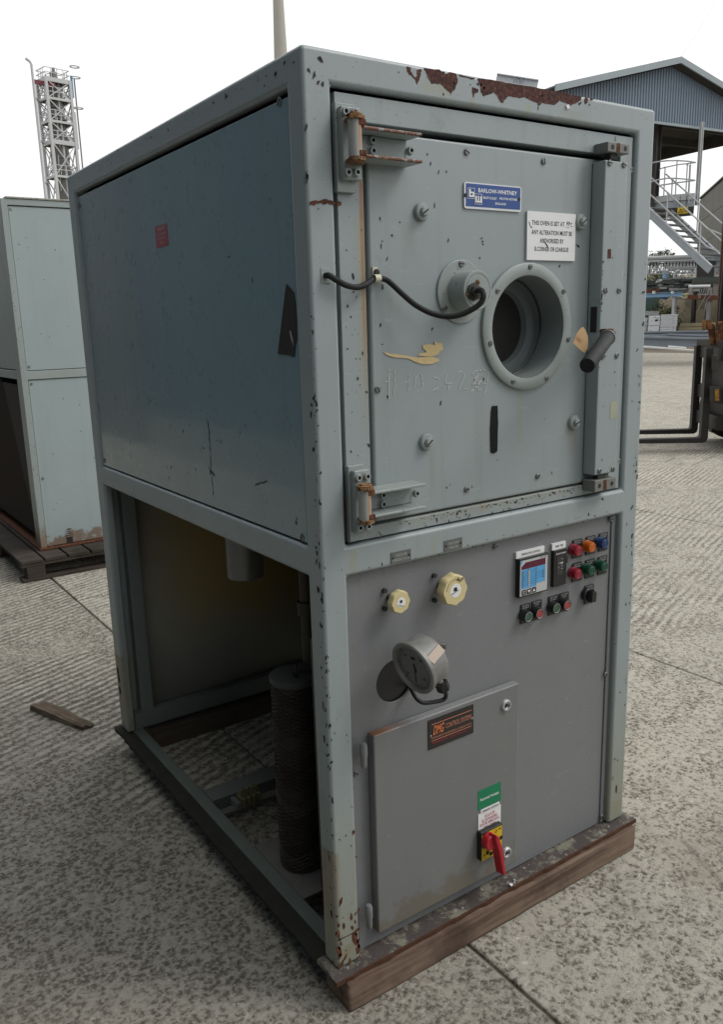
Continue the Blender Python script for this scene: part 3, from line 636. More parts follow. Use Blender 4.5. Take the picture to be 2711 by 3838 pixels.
r0 = ray(2550, 1200); ff = V((r0.x, r0.y, 0)).normalized(); rr = V((ff.y, -ff.x, 0))
LD = thing('steel_landing', 'grey steel landing platform with tubular railings under the blue canopy', 'platform', (0, 0, 0))
c1 = at('o', 742, 445, 29.7); c2 = at('o', 1085, 452, 29.7); zt = (c1.z + c2.z) / 2
c1 = V((c1.x, c1.y, 0)); c2 = V((c2.x, c2.y, 0)); c0 = c1 - rr * 3.4 + ff * 1.5; c3 = c2 + ff * 1.9; c4 = c0 + ff * 1.6 + rr * .2
MB().slab([c + V((0, 0, zt - .02)) for c in (c0, c1, c2, c3, c4)], (0, 0, -.12)).build('deck', 'greysteel', LD, smooth=0)
for a, b2 in ((c0, c1), (c1, c2)):
    n2 = (b2 - a).normalized().cross(V((0, 0, 1))) * .03
    MB().slab([a + n2 + V((0, 0, zt)), b2 + n2 + V((0, 0, zt)), b2 + n2 + V((0, 0, zt - .19)), a + n2 + V((0, 0, zt - .19))], -n2 * .9).build('fascia', 'galv', LD, smooth=0)
    MB().slab([a - n2 * .6 + V((0, 0, zt - .195)), b2 - n2 * .6 + V((0, 0, zt - .195)), b2 - n2 * .6 + V((0, 0, zt - .42)), a - n2 * .6 + V((0, 0, zt - .42))], -n2).build('skirt_plate', 'greysteel', LD, smooth=0)
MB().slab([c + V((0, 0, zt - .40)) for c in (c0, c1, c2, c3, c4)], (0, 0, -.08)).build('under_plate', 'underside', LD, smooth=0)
for p in (c0 + rr * .1 + ff * .2, c0 + rr * 1.5, c0 + rr * 1.6 + ff * 1.4, c4): MB().box(p.x - .07, p.x + .07, p.y - .07, p.y + .07, 0, zt - .49).build('leg', 'darkpost', LD, smooth=0)
def rail_line(path, name, parent, r=.022, mat='galv'): MB().tube(path, r, 6).build(name, mat, parent)
for X, Y0, Y1, d in ((690, 95, 430, 29.75), (850, 5, 520, 29.65), (1030, 20, 520, 29.65), (985, 60, 445, 30.6), (1018, 75, 445, 30.9)):
    p = at('o', X, Y0, d); MB().cyl((p.x, p.y, zt - (.3 if Y1 > 500 else .02)), p, .021, 6).build('stanchion', 'galv', LD)
    MB().lathe(p - V((0, 0, .02)), (0, 0, 1), [(.0001, 0), (.04, .012), (.04, .03), (.0001, .045)], 8).build('rail_ball', 'galv', LD)
for P in ([(610, 135), (630, 112), (690, 97), (850, 62), (1100, 32)], [(610, 335), (690, 325), (850, 300), (1090, 268)]): rail_line([at('o', X, Y, 29.8) for X, Y in P], 'rail', LD)
for P in ([(500, 40), (590, 22), (720, 8), (850, 6), (980, 14), (1100, 32)], [(500, 290), (590, 262), (720, 240), (830, 242), (1000, 255), (1090, 268)]): rail_line([at('o', X, Y, 29.3) for X, Y in P], 'rail', LD)

M['treadgrey'] = flat('dark_grey_tread', (.10, .105, .11), .7)
ST = thing('steel_stairs', 'grey open-tread steel staircase with tubular handrails descending from the landing', 'staircase', (0, 0, 0))
n0 = at('o', 380, 600, 28.9); n1 = at('o', 1290, 1452, 27.2); wv = (rr * .53 + ff * .847) * 1.22
dirn = (n1 - n0).normalized(); hz_ = V((dirn.x, dirn.y, 0)).normalized()
for o_ in (V((0, 0, 0)), wv):
    MB().bar(n0 + o_, n1 + o_, .05, .24).build('stringer', 'greysteel', ST, smooth=0)
    MB().bar(n0 + o_ + V((0, 0, .135)), n1 + o_ + V((0, 0, .135)), .09, .018).build('stringer_flange', 'galv', ST, smooth=0)
NT = 11
for k in range(NT):
    p = n0.lerp(n1, (k + .5) / NT); q = p + wv
    MB().slab([p + V((0, 0, .02)) - hz_ * .02, q + V((0, 0, .02)) - hz_ * .02, q + V((0, 0, .02)) + hz_ * .19, p + V((0, 0, .02)) + hz_ * .19], (0, 0, -.035)).build('tread', 'treadgrey', ST, smooth=0)
def stair_rail(o_, ts, h, loop):
    for t in ts:
        p = n0.lerp(n1, t) + o_; MB().cyl(p + V((0, 0, .1)), p + V((0, 0, h)), .022, 6).build('stanchion', 'galv', ST)
        for hh in (h, h * .52): MB().lathe(p + V((0, 0, hh - .03)), (0, 0, 1), [(.0001, 0), (.042, .015), (.042, .04), (.0001, .06)], 8).build('rail_ball', 'galv', ST)
    for hh in (h, h * .52):
        rail_line([n0 + o_ + V((0, 0, hh)), n1.lerp(n0, .06) + o_ + V((0, 0, hh)), n1 + o_ + V((0, 0, hh - .04)) + hz_ * .25], 'handrail', ST, .024)
stair_rail(V((0, 0, 0)), (.06, .37, .84), 1.02, True); stair_rail(wv, (.10, .49, .98), 1.02, True)
e_ = n1 + hz_ * .25
rail_line([e_ + V((0, 0, .98)), e_ + hz_ * .12 + V((0, 0, .93)), e_ + wv * .5 + hz_ * .16 + V((0, 0, .95)), e_ + wv + V((0, 0, .98))], 'handrail', ST, .024)
sg = thing('hazard_sign', 'yellow hazard sign with black warning triangle hanging under the landing', 'sign', (0, 0, 0))
s0, s1 = at('o', 855, 628, 29.4), at('o', 995, 620, 29.4); s2 = at('o', 990, 705, 29.4)
shh = (s1.z - s2.z); e1_ = (s1 - s0); e1_.z = 0; sw_ = e1_.length; e1_.normalize(); no = e1_.cross(V((0, 0, 1)))
pA0 = V((s0.x, s0.y, s0.z - shh))
MB().slab([pA0, pA0 + e1_ * sw_, pA0 + e1_ * sw_ + V((0, 0, shh)), pA0 + V((0, 0, shh))], -no * .01).build('sign_board', 'yellow', sg, smooth=0)
tr = MB(); ta, tb, tc_ = pA0 + e1_ * .03 + V((0, 0, .03)), pA0 + e1_ * .17 + V((0, 0, .03)), pA0 + e1_ * .10 + V((0, 0, shh - .05))
for a, b2 in ((ta, tb), (tb, tc_), (tc_, ta)): tr.bar(a + no * .006, b2 + no * .006, .004, .014, V((0, 0, 1)) if abs((b2 - a).z) < .01 else e1_)
tr.bar(pA0 + e1_ * .10 + V((0, 0, .06)) + no * .006, pA0 + e1_ * .10 + V((0, 0, .14)) + no * .006, .012, .004, no); tr.build('warning_triangle', 'dark', sg, smooth=0, fix=False)
text('DANGER', pA0 + e1_ * (sw_ * .50) + V((0, 0, shh * .62)) + no * .004, e1_, (0, 0, 1), sw_ * .42, shh * .2, 'dark', sg)
text('AREA', pA0 + e1_ * (sw_ * .55) + V((0, 0, shh * .28)) + no * .004, e1_, (0, 0, 1), sw_ * .30, shh * .18, 'dark', sg)
for t in (.2, .8): MB().bar(pA0 + e1_ * sw_ * t + V((0, 0, shh)) - no * .02, pA0 + e1_ * sw_ * t + V((0, 0, shh + .35)) - no * .02, .02, .02, e1_).build('hanger', 'darkpost', sg)
# dock the stairs land on
dk = thing('steel_dock', 'rusty steel dock on legs at the foot of the stairs', 'dock', (0, 0, 0))
dz = n1.z - .20; d0_ = V((n1.x, n1.y, 0)) - rr * .45
MB().slab([d0_ + V((0, 0, dz)), d0_ + rr * 3.6 + V((0, 0, dz)), d0_ + rr * 3.6 + ff * 2.4 + V((0, 0, dz)), d0_ + ff * 2.4 + V((0, 0, dz))], (0, 0, -.14)).build('dock_deck', 'scrap', dk, smooth=0)
for u, v2 in ((1.0, .1), (3.4, .1), (3.4, 2.2), (1.0, 2.2)):
    p = d0_ + rr * u + ff * v2; MB().box(p.x - .06, p.x + .06, p.y - .06, p.y + .06, 0, dz - .145).build('leg', 'darkpost', dk, smooth=0)
# ---- concrete block building right of the stairs
cb = thing('concrete_building', 'stained grey concrete block building behind the stairs', 'building', (0, 0, 0))
k0 = at('o', 1150, 520, 74); k1 = at('o', 1420, 330, 64.8); z0_ = (k0.z); k0 = V((k0.x, k0.y, 0)); k1 = V((k1.x, k1.y, 0)); kd = (k1 - k0).normalized(); ki = V((-kd.y, kd.x, 0))
if ki.dot(ff) < 0: ki = -ki
wz = 0.0; row = 0
MB().slab([k0 + ki * .06, k0 + kd * 24 + ki * .06, k0 + kd * 24 + ki * 8, k0 + ki * 8], (0, 0, z0_ - .02)).build('core', 'underside', cb, smooth=0)
while wz < z0_ - .2:
    hh = min(1.7, z0_ - wz); x = 0
    while x < 24:
        wdt = 3.4
        p = k0 + kd * x; q = k0 + kd * (x + wdt - .025); off = -ki * random.uniform(0, .012)
        MB().slab([p + off + V((0, 0, wz)), q + off + V((0, 0, wz)), q + ki * .055 + V((0, 0, wz)), p + ki * .055 + V((0, 0, wz))], (0, 0, hh - .025)).build('concrete_panel', 'oldconc', cb, smooth=0)
        x += wdt
    wz += hh; row += 1
MB().slab([k0 - ki * .1 + V((0, 0, z0_)), k0 + kd * 24 - ki * .1 + V((0, 0, z0_)), k0 + kd * 24 + ki * 8 + V((0, 0, z0_)), k0 + ki * 8 + V((0, 0, z0_))], (0, 0, .10)).build('coping', 'oldconc', cb, smooth=0)
kk_ = k0 + kd * 3.2 + ki * 1
MB().slab([kk_ + V((0, 0, z0_ + .1)), kk_ + kd * 5 + V((0, 0, z0_ + .1)), kk_ + kd * 5 + ki * 3 + V((0, 0, z0_ + .1)), kk_ + ki * 3 + V((0, 0, z0_ + .1))], (0, 0, .75)).build('roof_box', 'oldconc', cb, smooth=0)

# ---- overhead cable
ap = gp(apx + .05, -.3, ztop + .1); far = at('n', 2690, 0, 40)
ccb = MB().tube([ap.lerp(far, t) - V((0, 0, .05 * math.sin(PI * t))) for t in [i / 8 for i in range(12)]], .006, 5).build('overhead_cable', 'greysteel', None)
tag(ccb, 'thin overhead cable rising from the ridge of the blue canopy', 'cable')

# ---- far bank, trees, pipe bridge and scrapyard
def P(z, X, Y, d): return at(z, X, Y, d)
bk_ = MB(); nb = 40; rows = []
for i in range(nb + 1):
    p = V((CAM.x, CAM.y, 0)) + ff * 0
    ang = math.atan2(ff.x, ff.y) + math.radians(-60 + 100 * i / nb); dv2 = V((math.sin(ang), math.cos(ang), 0))
    for d, h in ((74, .0), (78, 1.1 + random.uniform(-.3, .3)), (86, 4.0 + random.uniform(-.5, .5)), (96, 6.0 + random.uniform(-.6, .6)), (125, 6.6)):
        rows.append(p + dv2 * d + V((0, 0, h - (.1 if h == 0 else 0))))
bk_.add(rows, [(i * 5 + k, (i + 1) * 5 + k, (i + 1) * 5 + k + 1, i * 5 + k + 1) for i in range(nb) for k in range(4)])
bk_.build('grass_bank', 'dryveg', None, smooth=60, kind='structure')
def shrub(loc, h, wd, n, mat, label, name='shrub', group='shrubs and trees on the far bank', leaf=.22):
    t = thing(name, label, 'tree' if name.endswith('tree') else 'shrub', loc, 0, group)
    tr_ = MB(); tr_.cyl((0, 0, -.3), (.05, 0, h * .5), .05 + h * .015, 6, .03)
    cl = [(V((random.gauss(0, wd * .28), random.gauss(0, wd * .28), h * random.uniform(.15, .85))), random.uniform(.25, .5) * wd * .5) for _ in range(9)]
    for c, r in cl: tr_.cyl((.02, 0, h * .35), c, .03, 4, .01)
    tr_.build('trunk', 'bark', t)
    b = MB()
    for i in range(n):
        c, r = random.choice(cl); p = c + V((random.gauss(0, 1), random.gauss(0, 1), random.gauss(0, .8))) * r * .55
        if p.z < .05: p.z = abs(p.z) + .1
        a = V((random.uniform(-1, 1), random.uniform(-1, 1), random.uniform(-1, 1))).normalized(); q = a.orthogonal().normalized(); s_ = leaf * random.uniform(.5, 1.3)
        b.add([p - a * s_, p + q * s_ * .5, p + a * s_, p - q * s_ * .5], [(0, 1, 2, 3)])
    b.build('crown', mat, t, smooth=0, fix=False)
for X, Y, d, h, wd, n, mat, lab, nm in ((590, 1255, 97, 2.7, 2.3, 800, 'leafdark', 'dark bushy tree on the skyline above the white pipe bridge', 'bushy_tree'),
        (735, 1258, 97, 1.7, 1.2, 240, 'leafdark', 'small dark tree right of the bushy one on the skyline', 'small_tree'),
        (490, 1258, 97, 2.6, 2.0, 200, 'bark', 'bare twiggy tree on the skyline beside the oven edge', 'bare_tree'),
        (480, 1440, 82, 3.4, 4.6, 700, 'leafolive', 'olive shrub on the bank, seen through the left end of the lattice bridge', 'shrub'),
        (600, 1480, 82, 3.2, 4.6, 700, 'leafdark', 'dark green shrub on the bank behind the blue post', 'shrub'),
        (760, 1500, 84, 3.0, 4.2, 600, 'leafdark', 'dark shrub on the bank behind the bent white pipe', 'shrub'),
        (560, 1570, 80, 1.4, 4.4, 400, 'leafolive', 'low olive shrub near the foot of the bank', 'shrub'),
        (690, 2020, 62, 1.7, 3.2, 520, 'leafolive', 'green weeds growing above the white crates', 'weeds'),
        (620, 1960, 64, 1.2, 2.0, 260, 'leafolive', 'green weeds growing by the blue drum', 'weeds')):
    p = at('o', X, Y, d); zb_ = {97: 5.6, 82: 2.4, 84: 3.2, 80: 1.4, 62: 0, 64: 0}[d]
    shrub((p.x, p.y, min(zb_, p.z - .2) if d < 90 else p.z - h * .72), h, wd, n, mat, lab, nm, leaf=.13 if d > 90 else .20 if d > 70 else .13)
md = MB(); rows = []
mc0 = at('o', 560, 1950, 55); mN = 16
for i in range(mN + 1):
    for k, (dd, hh) in enumerate(((0, 0), (.7, 1.1), (2.0, 2.3), (4.0, 2.6), (7.0, 1.2))):
        rows.append(V((mc0.x, mc0.y, -.06)) + rr * (-4 + 9.0 * i / mN) + ff * dd + V((random.uniform(-.1, .1), random.uniform(-.1, .1), hh * (.8 + .35 * random.random()) * min(1, i / 2, (mN - i) / 2))))
md.add(rows, [(i * 5 + k, (i + 1) * 5 + k, (i + 1) * 5 + k + 1, i * 5 + k + 1) for i in range(mN) for k in range(4)])
md.build('soil_mound', flat('dry_soil', (.23, .195, .135), .95, 0, .4, 1.2), None, smooth=60, kind='structure')
for X, Y, lab in ((640, 2010, 'green weeds on the soil mound left of centre, behind the white cabinets'), (740, 2010, 'green weeds on the soil mound behind the ribbed crates'), (690, 1930, 'sparse weeds higher up the soil mound')):
    p = at('o', X, Y, 54.6); shrub((p.x, p.y, max(0, p.z - 1.0)), 1.3, 2.0, 420, 'leafolive', lab, 'weeds', leaf=.10)
# pipe bridge
def line_thing(name, label, cat, pts, r, mat, n=10, group=None):
    return tag(MB().tube(pts, r, n).build(name, mat, None), label, cat, group)
PB = thing('pipe_bridge', 'white lattice pipe bridge with two long pipes crossing behind the yard', 'pipe bridge', (0, 0, 0))
u0, u1 = at('o', 300, 1293, 56), at('o', 1600, 1283, 58); u0.z = u1.z = (u0.z + u1.z) / 2
for dz_, r, o_ in ((0, .145, 0), (-.20, .065, -.15)): MB().tube([u0 + V((0, 0, dz_)) - ff * (-o_), u1 + V((0, 0, dz_)) - ff * (-o_)], r, 12).build('pipe', 'whitesteel', PB)
zt_, zl_ = u0.z - .30, u0.z - .92
for o_ in (0, .8):
    for zz in (zt_, zl_): MB().bar(V((u0.x, u0.y, zz)) + ff * o_, V((u1.x, u1.y, zz)) + ff * o_, .05, .05).build('chord', 'whitesteel', PB, smooth=0)
    L_ = (V((u1.x, u1.y, 0)) - V((u0.x, u0.y, 0))); nn_ = 34
    for i in range(nn_):
        a = V((u0.x, u0.y, 0)) + L_ * (i / nn_) + ff * o_; b2 = V((u0.x, u0.y, 0)) + L_ * ((i + 1) / nn_) + ff * o_
        for (a_, za, b_2, zc2) in ((a, zt_, (a + b2) / 2, zl_), ((a + b2) / 2, zl_, b2, zt_)):
            MB().bar(a_ + V((0, 0, za)), b_2 + V((0, 0, zc2)), .038, .038, ff).build('lattice_bar', 'whitesteel', PB, smooth=0)
hg = MB()
for i in range(30):
    p = u0.lerp(u1, (i + .5) / 30); MB
    hg.bar(p + V((0, 0, -.27)), p + V((0, 0, -.42 - random.random() * .12)), .07, .07, ff)
hg.build('hanging_clamps', 'darkpost', PB, smooth=0, fix=False)
for X in (300, 1500):
    p = at('o', X, 1300, 57); MB().box(p.x - .15, p.x + .15, p.y - .15, p.y + .15, 0, zl_).build('leg', 'whitesteel', PB, smooth=0)
p = at('o', 705, 1465, 60); tag(MB().cyl((p.x, p.y, 0), (p.x, p.y, p.z), .22, 12).build('blue_post', 'skyblue', None), 'pale blue round post standing in front of the bank', 'post')
line_thing('white_pipe_run', 'upper of two white pipe runs behind the lattice bridge', 'pipe', [at('o', 720, 1385, 64), at('o', 900, 1375, 64), at('o', 1080, 1360, 64)], .22, 'whitesteel')
line_thing('white_pipe_run', 'lower of two white pipe runs behind the lattice bridge', 'pipe', [at('o', 745, 1418, 64), at('o', 1080, 1410, 64)], .26, 'whitesteel')
bp = [at('o', X, Y, 55) for X, Y in ((812, 1590), (812, 1530), (825, 1490), (850, 1472), (880, 1465))]
bt = thing('bent_pipe_frame', 'white bent pipe frame with lattice braces standing behind the scrap', 'pipe frame', (0, 0, 0))
MB().tube([V((bp[0].x, bp[0].y, 0))] + bp, .08, 8).build('bent_pipe', 'whitesteel', bt)
for X0, Y0, X1, Y1 in ((870, 1470, 865, 1590), (880, 1470, 930, 1570), (930, 1570, 960, 1465), (960, 1465, 1010, 1560), (1010, 1560, 1060, 1470), (1020, 1465, 1070, 1550), (815, 1590, 1000, 1570)):
    MB().bar(at('o', X0, Y0, 55), at('o', X1, Y1, 55), .05, .05, ff).build('brace', 'whitesteel', bt, smooth=0)
# scrap rack with a blue beam
RK = thing('scrap_rack', 'raised rack with a pale blue edge beam, loaded with rusty scrap', 'rack', (0, 0, 0))
b0_, b1_ = at('o', 380, 1790, 50), at('o', 920, 1778, 50); b0_.z = b1_.z = (b0_.z + b1_.z) / 2
MB().ibeam(b0_, b1_, .18, .24, .03).build('edge_beam', 'skyblue', RK, smooth=0)
MB().bar(b0_ + V((0, 0, .235)), b1_ + V((0, 0, .235)) - rr * 1.2, .2, .18).build('rust_beam', 'rust', RK, smooth=0)
MB().slab([b0_ + ff * .15 + V((0, 0, .22)), b1_ + ff * .15 + V((0, 0, .22)), b1_ + ff * 3 + V((0, 0, .22)), b0_ + ff * 3 + V((0, 0, .22))], (0, 0, -.1)).build('rack_deck', 'scrap', RK, smooth=0)
for t in (.02, .815):
    for o_ in (.1, 2.9):
        p = b0_.lerp(b1_, t) + ff * o_; MB().box(p.x - .1, p.x + .08, p.y - .08, p.y + .08, 0, b0_.z - .125).build('leg', 'galv', RK, smooth=0)
for X in (540, 787):
    p = at('o', X, 1752, 49.7); MB().box(p.x - .07, p.x + .07, p.y - .05, p.y + .05, p.z - .07, p.z + .07).build('white_bracket', 'whitecrate', RK, smooth=0)
hp_ = MB(); hp2 = MB()
for i in range(420):
    X = random.uniform(430, 1080); d = random.uniform(50.2, 52.8)
    top = 1640 + 50 * math.sin(X * .012) if X < 720 else 1575
    Y = random.uniform(top, 1735); p = at('o', X, Y, d)
    a = random.uniform(-.25, .25); dv2 = (rr * math.cos(a) + V((0, 0, math.sin(a) * .5)) + ff * random.uniform(-.3, .3)); L_ = random.uniform(.4, 1.6)
    (hp_ if random.random() < .72 else hp2).bar(p - dv2 * L_ / 2, p + dv2 * L_ / 2, random.uniform(.04, .16), random.uniform(.04, .16))
tag(hp_.build('dark_scrap_heap', 'scrap', None, smooth=0, fix=False), 'dark tangle of scrap steel heaped on the rack', 'scrap heap')['kind'] = 'stuff'
tag(hp2.build('pale_scrap_heap', 'scraplight', None, smooth=0, fix=False), 'pale bars and offcuts scattered through the scrap on the rack', 'scrap heap')['kind'] = 'stuff'
MB
p0_ = at('o', 380, 1652, 51); p1_ = at('o', 720, 1645, 51); tag(MB().bar(p0_, p1_, .3, .18).build('white_beam', 'whitecrate', None, smooth=0), 'long white beam lying on the scrap rack', 'beam')
p = at('o', 622, 1640, 50.5); tag(MB().lathe(p, ff, [(.0001, -.2), (.16, -.2), (.27, 0), (.27, .06), (.10, .08), (.0001, .08)], 16).build('white_spool', 'scraplight', None), 'round spool end standing on the scrap rack', 'spool')
pa, pb2 = at('o', 1000, 1672, 47), at('o', 1290, 1668, 47); line_thing('white_tube', 'thick white tube lying across the front of the dark shelter', 'tube', [pa, pb2], .075, 'whitecrate')
sti = thing('pipe_stillage', 'dark stillage of white-ended pipes below the foot of the stairs', 'stillage', (0, 0, 0))
sA, sB = at('o', 1075, 1600, 55), at('o', 1480, 1590, 55); MB().bar(sA, sB, 1.6, .16).build('deck', 'scrap', sti, smooth=0)
for t in (.04, .5, .96):
    p = sA.lerp(sB, t); MB().box(p.x - .1, p.x + .1, p.y - .1, p.y + .1, 0, p.z - .09).build('leg', 'darkpost', sti, smooth=0)
for X, Y, wd, hh in ((1110, 1530, .25, .7), (1205, 1510, .35, .5), (1252, 1505, .4, .55), (1310, 1508, .4, .5), (1345, 1555, .5, .3)):
    p = at('o', X, Y, 54.6); MB().obox(p, rr * wd / 2, ff * .2, V((0, 0, hh / 2))).build('white_end', 'whitecrate', sti, smooth=0)
for X in (1150, 1230, 1285):
    p = at('o', X, 1560, 54.3); MB().obox(p, rr * .2, ff * .15, V((0, 0, .9))).build('dark_post', 'darkpost', sti, smooth=0)
for Y in (1555, 1575): MB().tube([at('o', 1060, Y + 8, 54.4), at('o', 1420, Y, 54.4)], .10, 8).build('pipe', 'whitepipe', sti)
# dark rusty shelter
SHL = thing('rusty_shelter', 'dark open rusty shelter with a pale corner post behind the forklift forks', 'shelter', (0, 0, 0))
q0_, q1_ = at('o', 812, 2035, 58), at('o', 815, 1822, 58)
MB().box(q0_.x - .28, q0_.x + .28, q0_.y - .28, q0_.y + .28, 0, q1_.z).build('corner_post', 'galv', SHL, smooth=0)
q2_ = q0_ + rr * 12; zr = q1_.z
MB().slab([V((q0_.x, q0_.y, zr - .45)) - ff * .2, V((q2_.x, q2_.y, zr - .75)) - ff * .2, V((q2_.x, q2_.y, zr - .75)) + ff * 6, V((q0_.x, q0_.y, zr - .45)) + ff * 6], (0, 0, .1)).build('shelter_roof', 'underside', SHL, smooth=0)
MB().bar(V((q0_.x, q0_.y, zr - .75)) - ff * .25, V((q2_.x, q2_.y, zr - .95)) - ff * .25, .2, .5).build('rust_fascia', 'rust', SHL, smooth=0)
MB().slab([V((q0_.x, q0_.y, 0)) + ff * 5.8, V((q2_.x, q2_.y, 0)) + ff * 5.8, V((q2_.x, q2_.y, 0)) + ff * 6, V((q0_.x, q0_.y, 0)) + ff * 6], (0, 0, zr - .8)).build('back_wall', 'underside', SHL, smooth=0)
MB().slab([V((q0_.x, q0_.y, 0)) + ff * .3, V((q0_.x, q0_.y, 0)) + ff * 5.7, V((q0_.x, q0_.y, 0)) + ff * 5.7 + rr * .1, V((q0_.x, q0_.y, 0)) + ff * .3 + rr * .1], (0, 0, zr - .8)).build('side_wall', 'rustpatch', SHL, smooth=0)
MB().box(q2_.x - .2, q2_.x + .2, q2_.y - .2, q2_.y + .2, 0, zr - .8).build('corner_post', 'darkpost', SHL, smooth=0)
a_, b_2 = at('o', 950, 1905, 57), at('o', 1300, 1925, 57); tag(MB().bar(a_, b_2, .3, .75).build('cream_beam', flat('cream_stained_board', (.27, .24, .17), .8, 0, .4, 2), None, smooth=0), 'wide cream and ochre board slung across the dark shelter', 'board')
for X0, Y0, X1, Y1, wd, mat, lab in ((1025, 1945, 1025, 2075, .62, 'scraplight', 'pale plank hanging upright in the dark shelter'), (905, 1835, 880, 2010, .5, 'rustpatch', 'maroon sheet leaning in the shelter mouth'), (870, 1990, 850, 2140, .3, 'darkmetal', 'thin grey plank leaning in the shelter beside the maroon sheet'), (940, 2010, 945, 2120, .7, 'darkmetal', 'wide grey panel standing at the back of the shelter')):
    a_, b_2 = at('o', X0, Y0, 59.5), at('o', X1, Y1, 59.5); tag(MB().bar(a_, b_2, wd, .08, -ff).build('leaning_board', mat, None, smooth=0), lab, 'board')
for k, (X0, Y0, X1, Y1, X2, Y2) in enumerate(((1280, 1690, 1200, 1850, 1125, 1980), (1300, 1790, 1240, 1850, 1215, 2000), (1150, 1700, 1140, 1760, 1135, 1830), (1180, 1700, 1160, 1770, 1150, 1830), (1215, 1695, 1190, 1760, 1180, 1790), (1245, 1700, 1220, 1760, 1210, 1790), (1270, 1700, 1260, 1750, 1245, 1790))):
    line_thing('hanging_hose', ('long left hose of the two that swing below the white tube', 'long right hose of the two that swing below the white tube', 'first short pale hose from the left below the white tube', 'second short pale hose from the left below the white tube', 'middle short pale hose below the white tube', 'second short pale hose from the right below the white tube', 'last short pale hose on the right below the white tube')[k], 'hose', smooth_p([at('o', X0, Y0, 46.8), at('o', X1, Y1, 46.8), at('o', X2, Y2, 46.8)]) if False else [at('o', X0, Y0, 46.8), at('o', X1, Y1, 46.8), at('o', X2, Y2, 46.8)], .022, 'scraplight', 6, 'pale hoses hanging from the white tube')
fb0, fb1 = at('o', 985, 1815, 47.0), at('o', 1480, 1825, 47.0)
fr2 = thing('hose_frame', 'white stained frame carrying the thick white tube before the shelter', 'frame', (0, 0, 0))
for X in (1035, 1285):
    p = at('o', X, 1690, 47.0); MB().box(p.x - .09, p.x + .09, p.y - .08, p.y + .08, 0 if X > 1100 else at('o', X, 1815, 47.0).z, p.z).build('leg', 'scraplight', fr2, smooth=0)
MB().bar(fb0, fb1, .35, .22).build('sill_beam', 'rust', fr2, smooth=0)
p = fb1 - rr * .2; MB().box(p.x - .1, p.x + .1, p.y - .1, p.y + .1, 0, p.z - .115).build('leg', 'darkpost', fr2, smooth=0)
# grey plinth machine, drum, teal box left of the weeds
p = at('o', 562, 1935, 60); tag(MB().lathe((p.x, p.y, 0), (0, 0, 1), [(.75, 0), (.75, p.z + .55), (.65, p.z + .7), (.0001, p.z + .7)], 18).build('blue_tank', flat('blue_tank_paint', (.05, .10, .22), .5, 0, .3, 2), None), 'blue drum-shaped tank left of the weeds', 'tank')
p = at('o', 465, 1920, 55); tag(MB().box(p.x - .8, p.x + .55, p.y - .4, p.y + .4, 0, p.z + .6).build('teal_machine', flat('teal_paint', (.16, .26, .25), .5), None, bevel=.05), 'teal machine box showing beside the right edge of the oven', 'machine')
p = at('o', 650, 1870, 61); tag(MB().tube([V((p.x, p.y, 0)), V((p.x, p.y, p.z)), p + rr * .3, p + rr * .55], .12, 8).build('pipe_stub', 'darkpost', None), 'dark bent pipe stub standing in the dry grass', 'pipe stub')
# white cabinets and corrugated crates
def crate(z0, z1, X0, X1, d, kind, label):
    a_, b_2 = at('o', X0, 2200, d), at('o', X1, 2200, d)
    t = thing('white_cabinet' if kind == 'c' else 'ribbed_crate', label, 'cabinet' if kind == 'c' else 'crate', (0, 0, 0), 0, 'stacked white boxes on the far yard')
    u_ = (b_2 - a_); u_.z = 0; L_ = u_.length; u_.normalize(); i_ = V((-u_.y, u_.x, 0)); i_ = i_ if i_.dot(ff) > 0 else -i_
    A = V((a_.x, a_.y, 0))
    if kind == 'c':
        MB().slab([A + V((0, 0, z0)), A + u_ * L_ + V((0, 0, z0)), A + u_ * L_ + i_ * .8 + V((0, 0, z0)), A + i_ * .8 + V((0, 0, z0))], (0, 0, z1 - z0 - .02)).build('body', 'whitecrate', t, smooth=0)
        MB().slab([A + u_ * .05 - i_ * .025 + V((0, 0, z0 + .05)), A + u_ * (L_ - .05) - i_ * .025 + V((0, 0, z0 + .05)), A + u_ * (L_ - .05) - i_ * .025 + V((0, 0, z1 - .07)), A + u_ * .05 - i_ * .025 + V((0, 0, z1 - .07))], i_ * .024).build('door', 'whitecrate', t, smooth=0)
        for t_ in (.26, .97): p = A + u_ * L_ * t_ - i_ * .04 + V((0, 0, (z0 + z1) / 2)); MB().cyl(p, p + i_ * .02, .02, 8).build('knob', 'dark', t)
    else:
        b = MB(); n3 = 5; prof = []
        for k in range(n3):
            for dz_, o_ in ((0, 0), (.3, 0), (.42, .05), (.85, .05), (.97, 0)): prof.append((z0 + (k + dz_) / n3 * (z1 - z0 - .03), o_))
        m = len(prof)
        for X_ in (0, 1): b.add([A + u_ * L_ * X_ - i_ * o_ + V((0, 0, z_)) for z_, o_ in prof], [])
        b.f += [(k, m + k, m + k + 1, k + 1) for k in range(m - 1)]
        b.build('ribbed_side', 'whitecrate', t, smooth=0)
        MB().slab([A + i_ * .01 + V((0, 0, z0)), A + u_ * L_ + i_ * .01 + V((0, 0, z0)), A + u_ * L_ + i_ * .8 + V((0, 0, z0)), A + i_ * .8 + V((0, 0, z0))], (0, 0, z1 - z0 - .02)).build('body', 'scraplight', t, smooth=0)
        MB().slab([A - i_ * .05 + V((0, 0, z1 - .025)), A + u_ * (L_ + .03) - i_ * .05 + V((0, 0, z1 - .025)), A + u_ * (L_ + .03) + i_ * .85 + V((0, 0, z1 - .025)), A + i_ * .85 + V((0, 0, z1 - .025))], (0, 0, .05)).build('lid', 'whitecrate', t, smooth=0)
    return t, A, u_, L_, i_
DB = 50.0
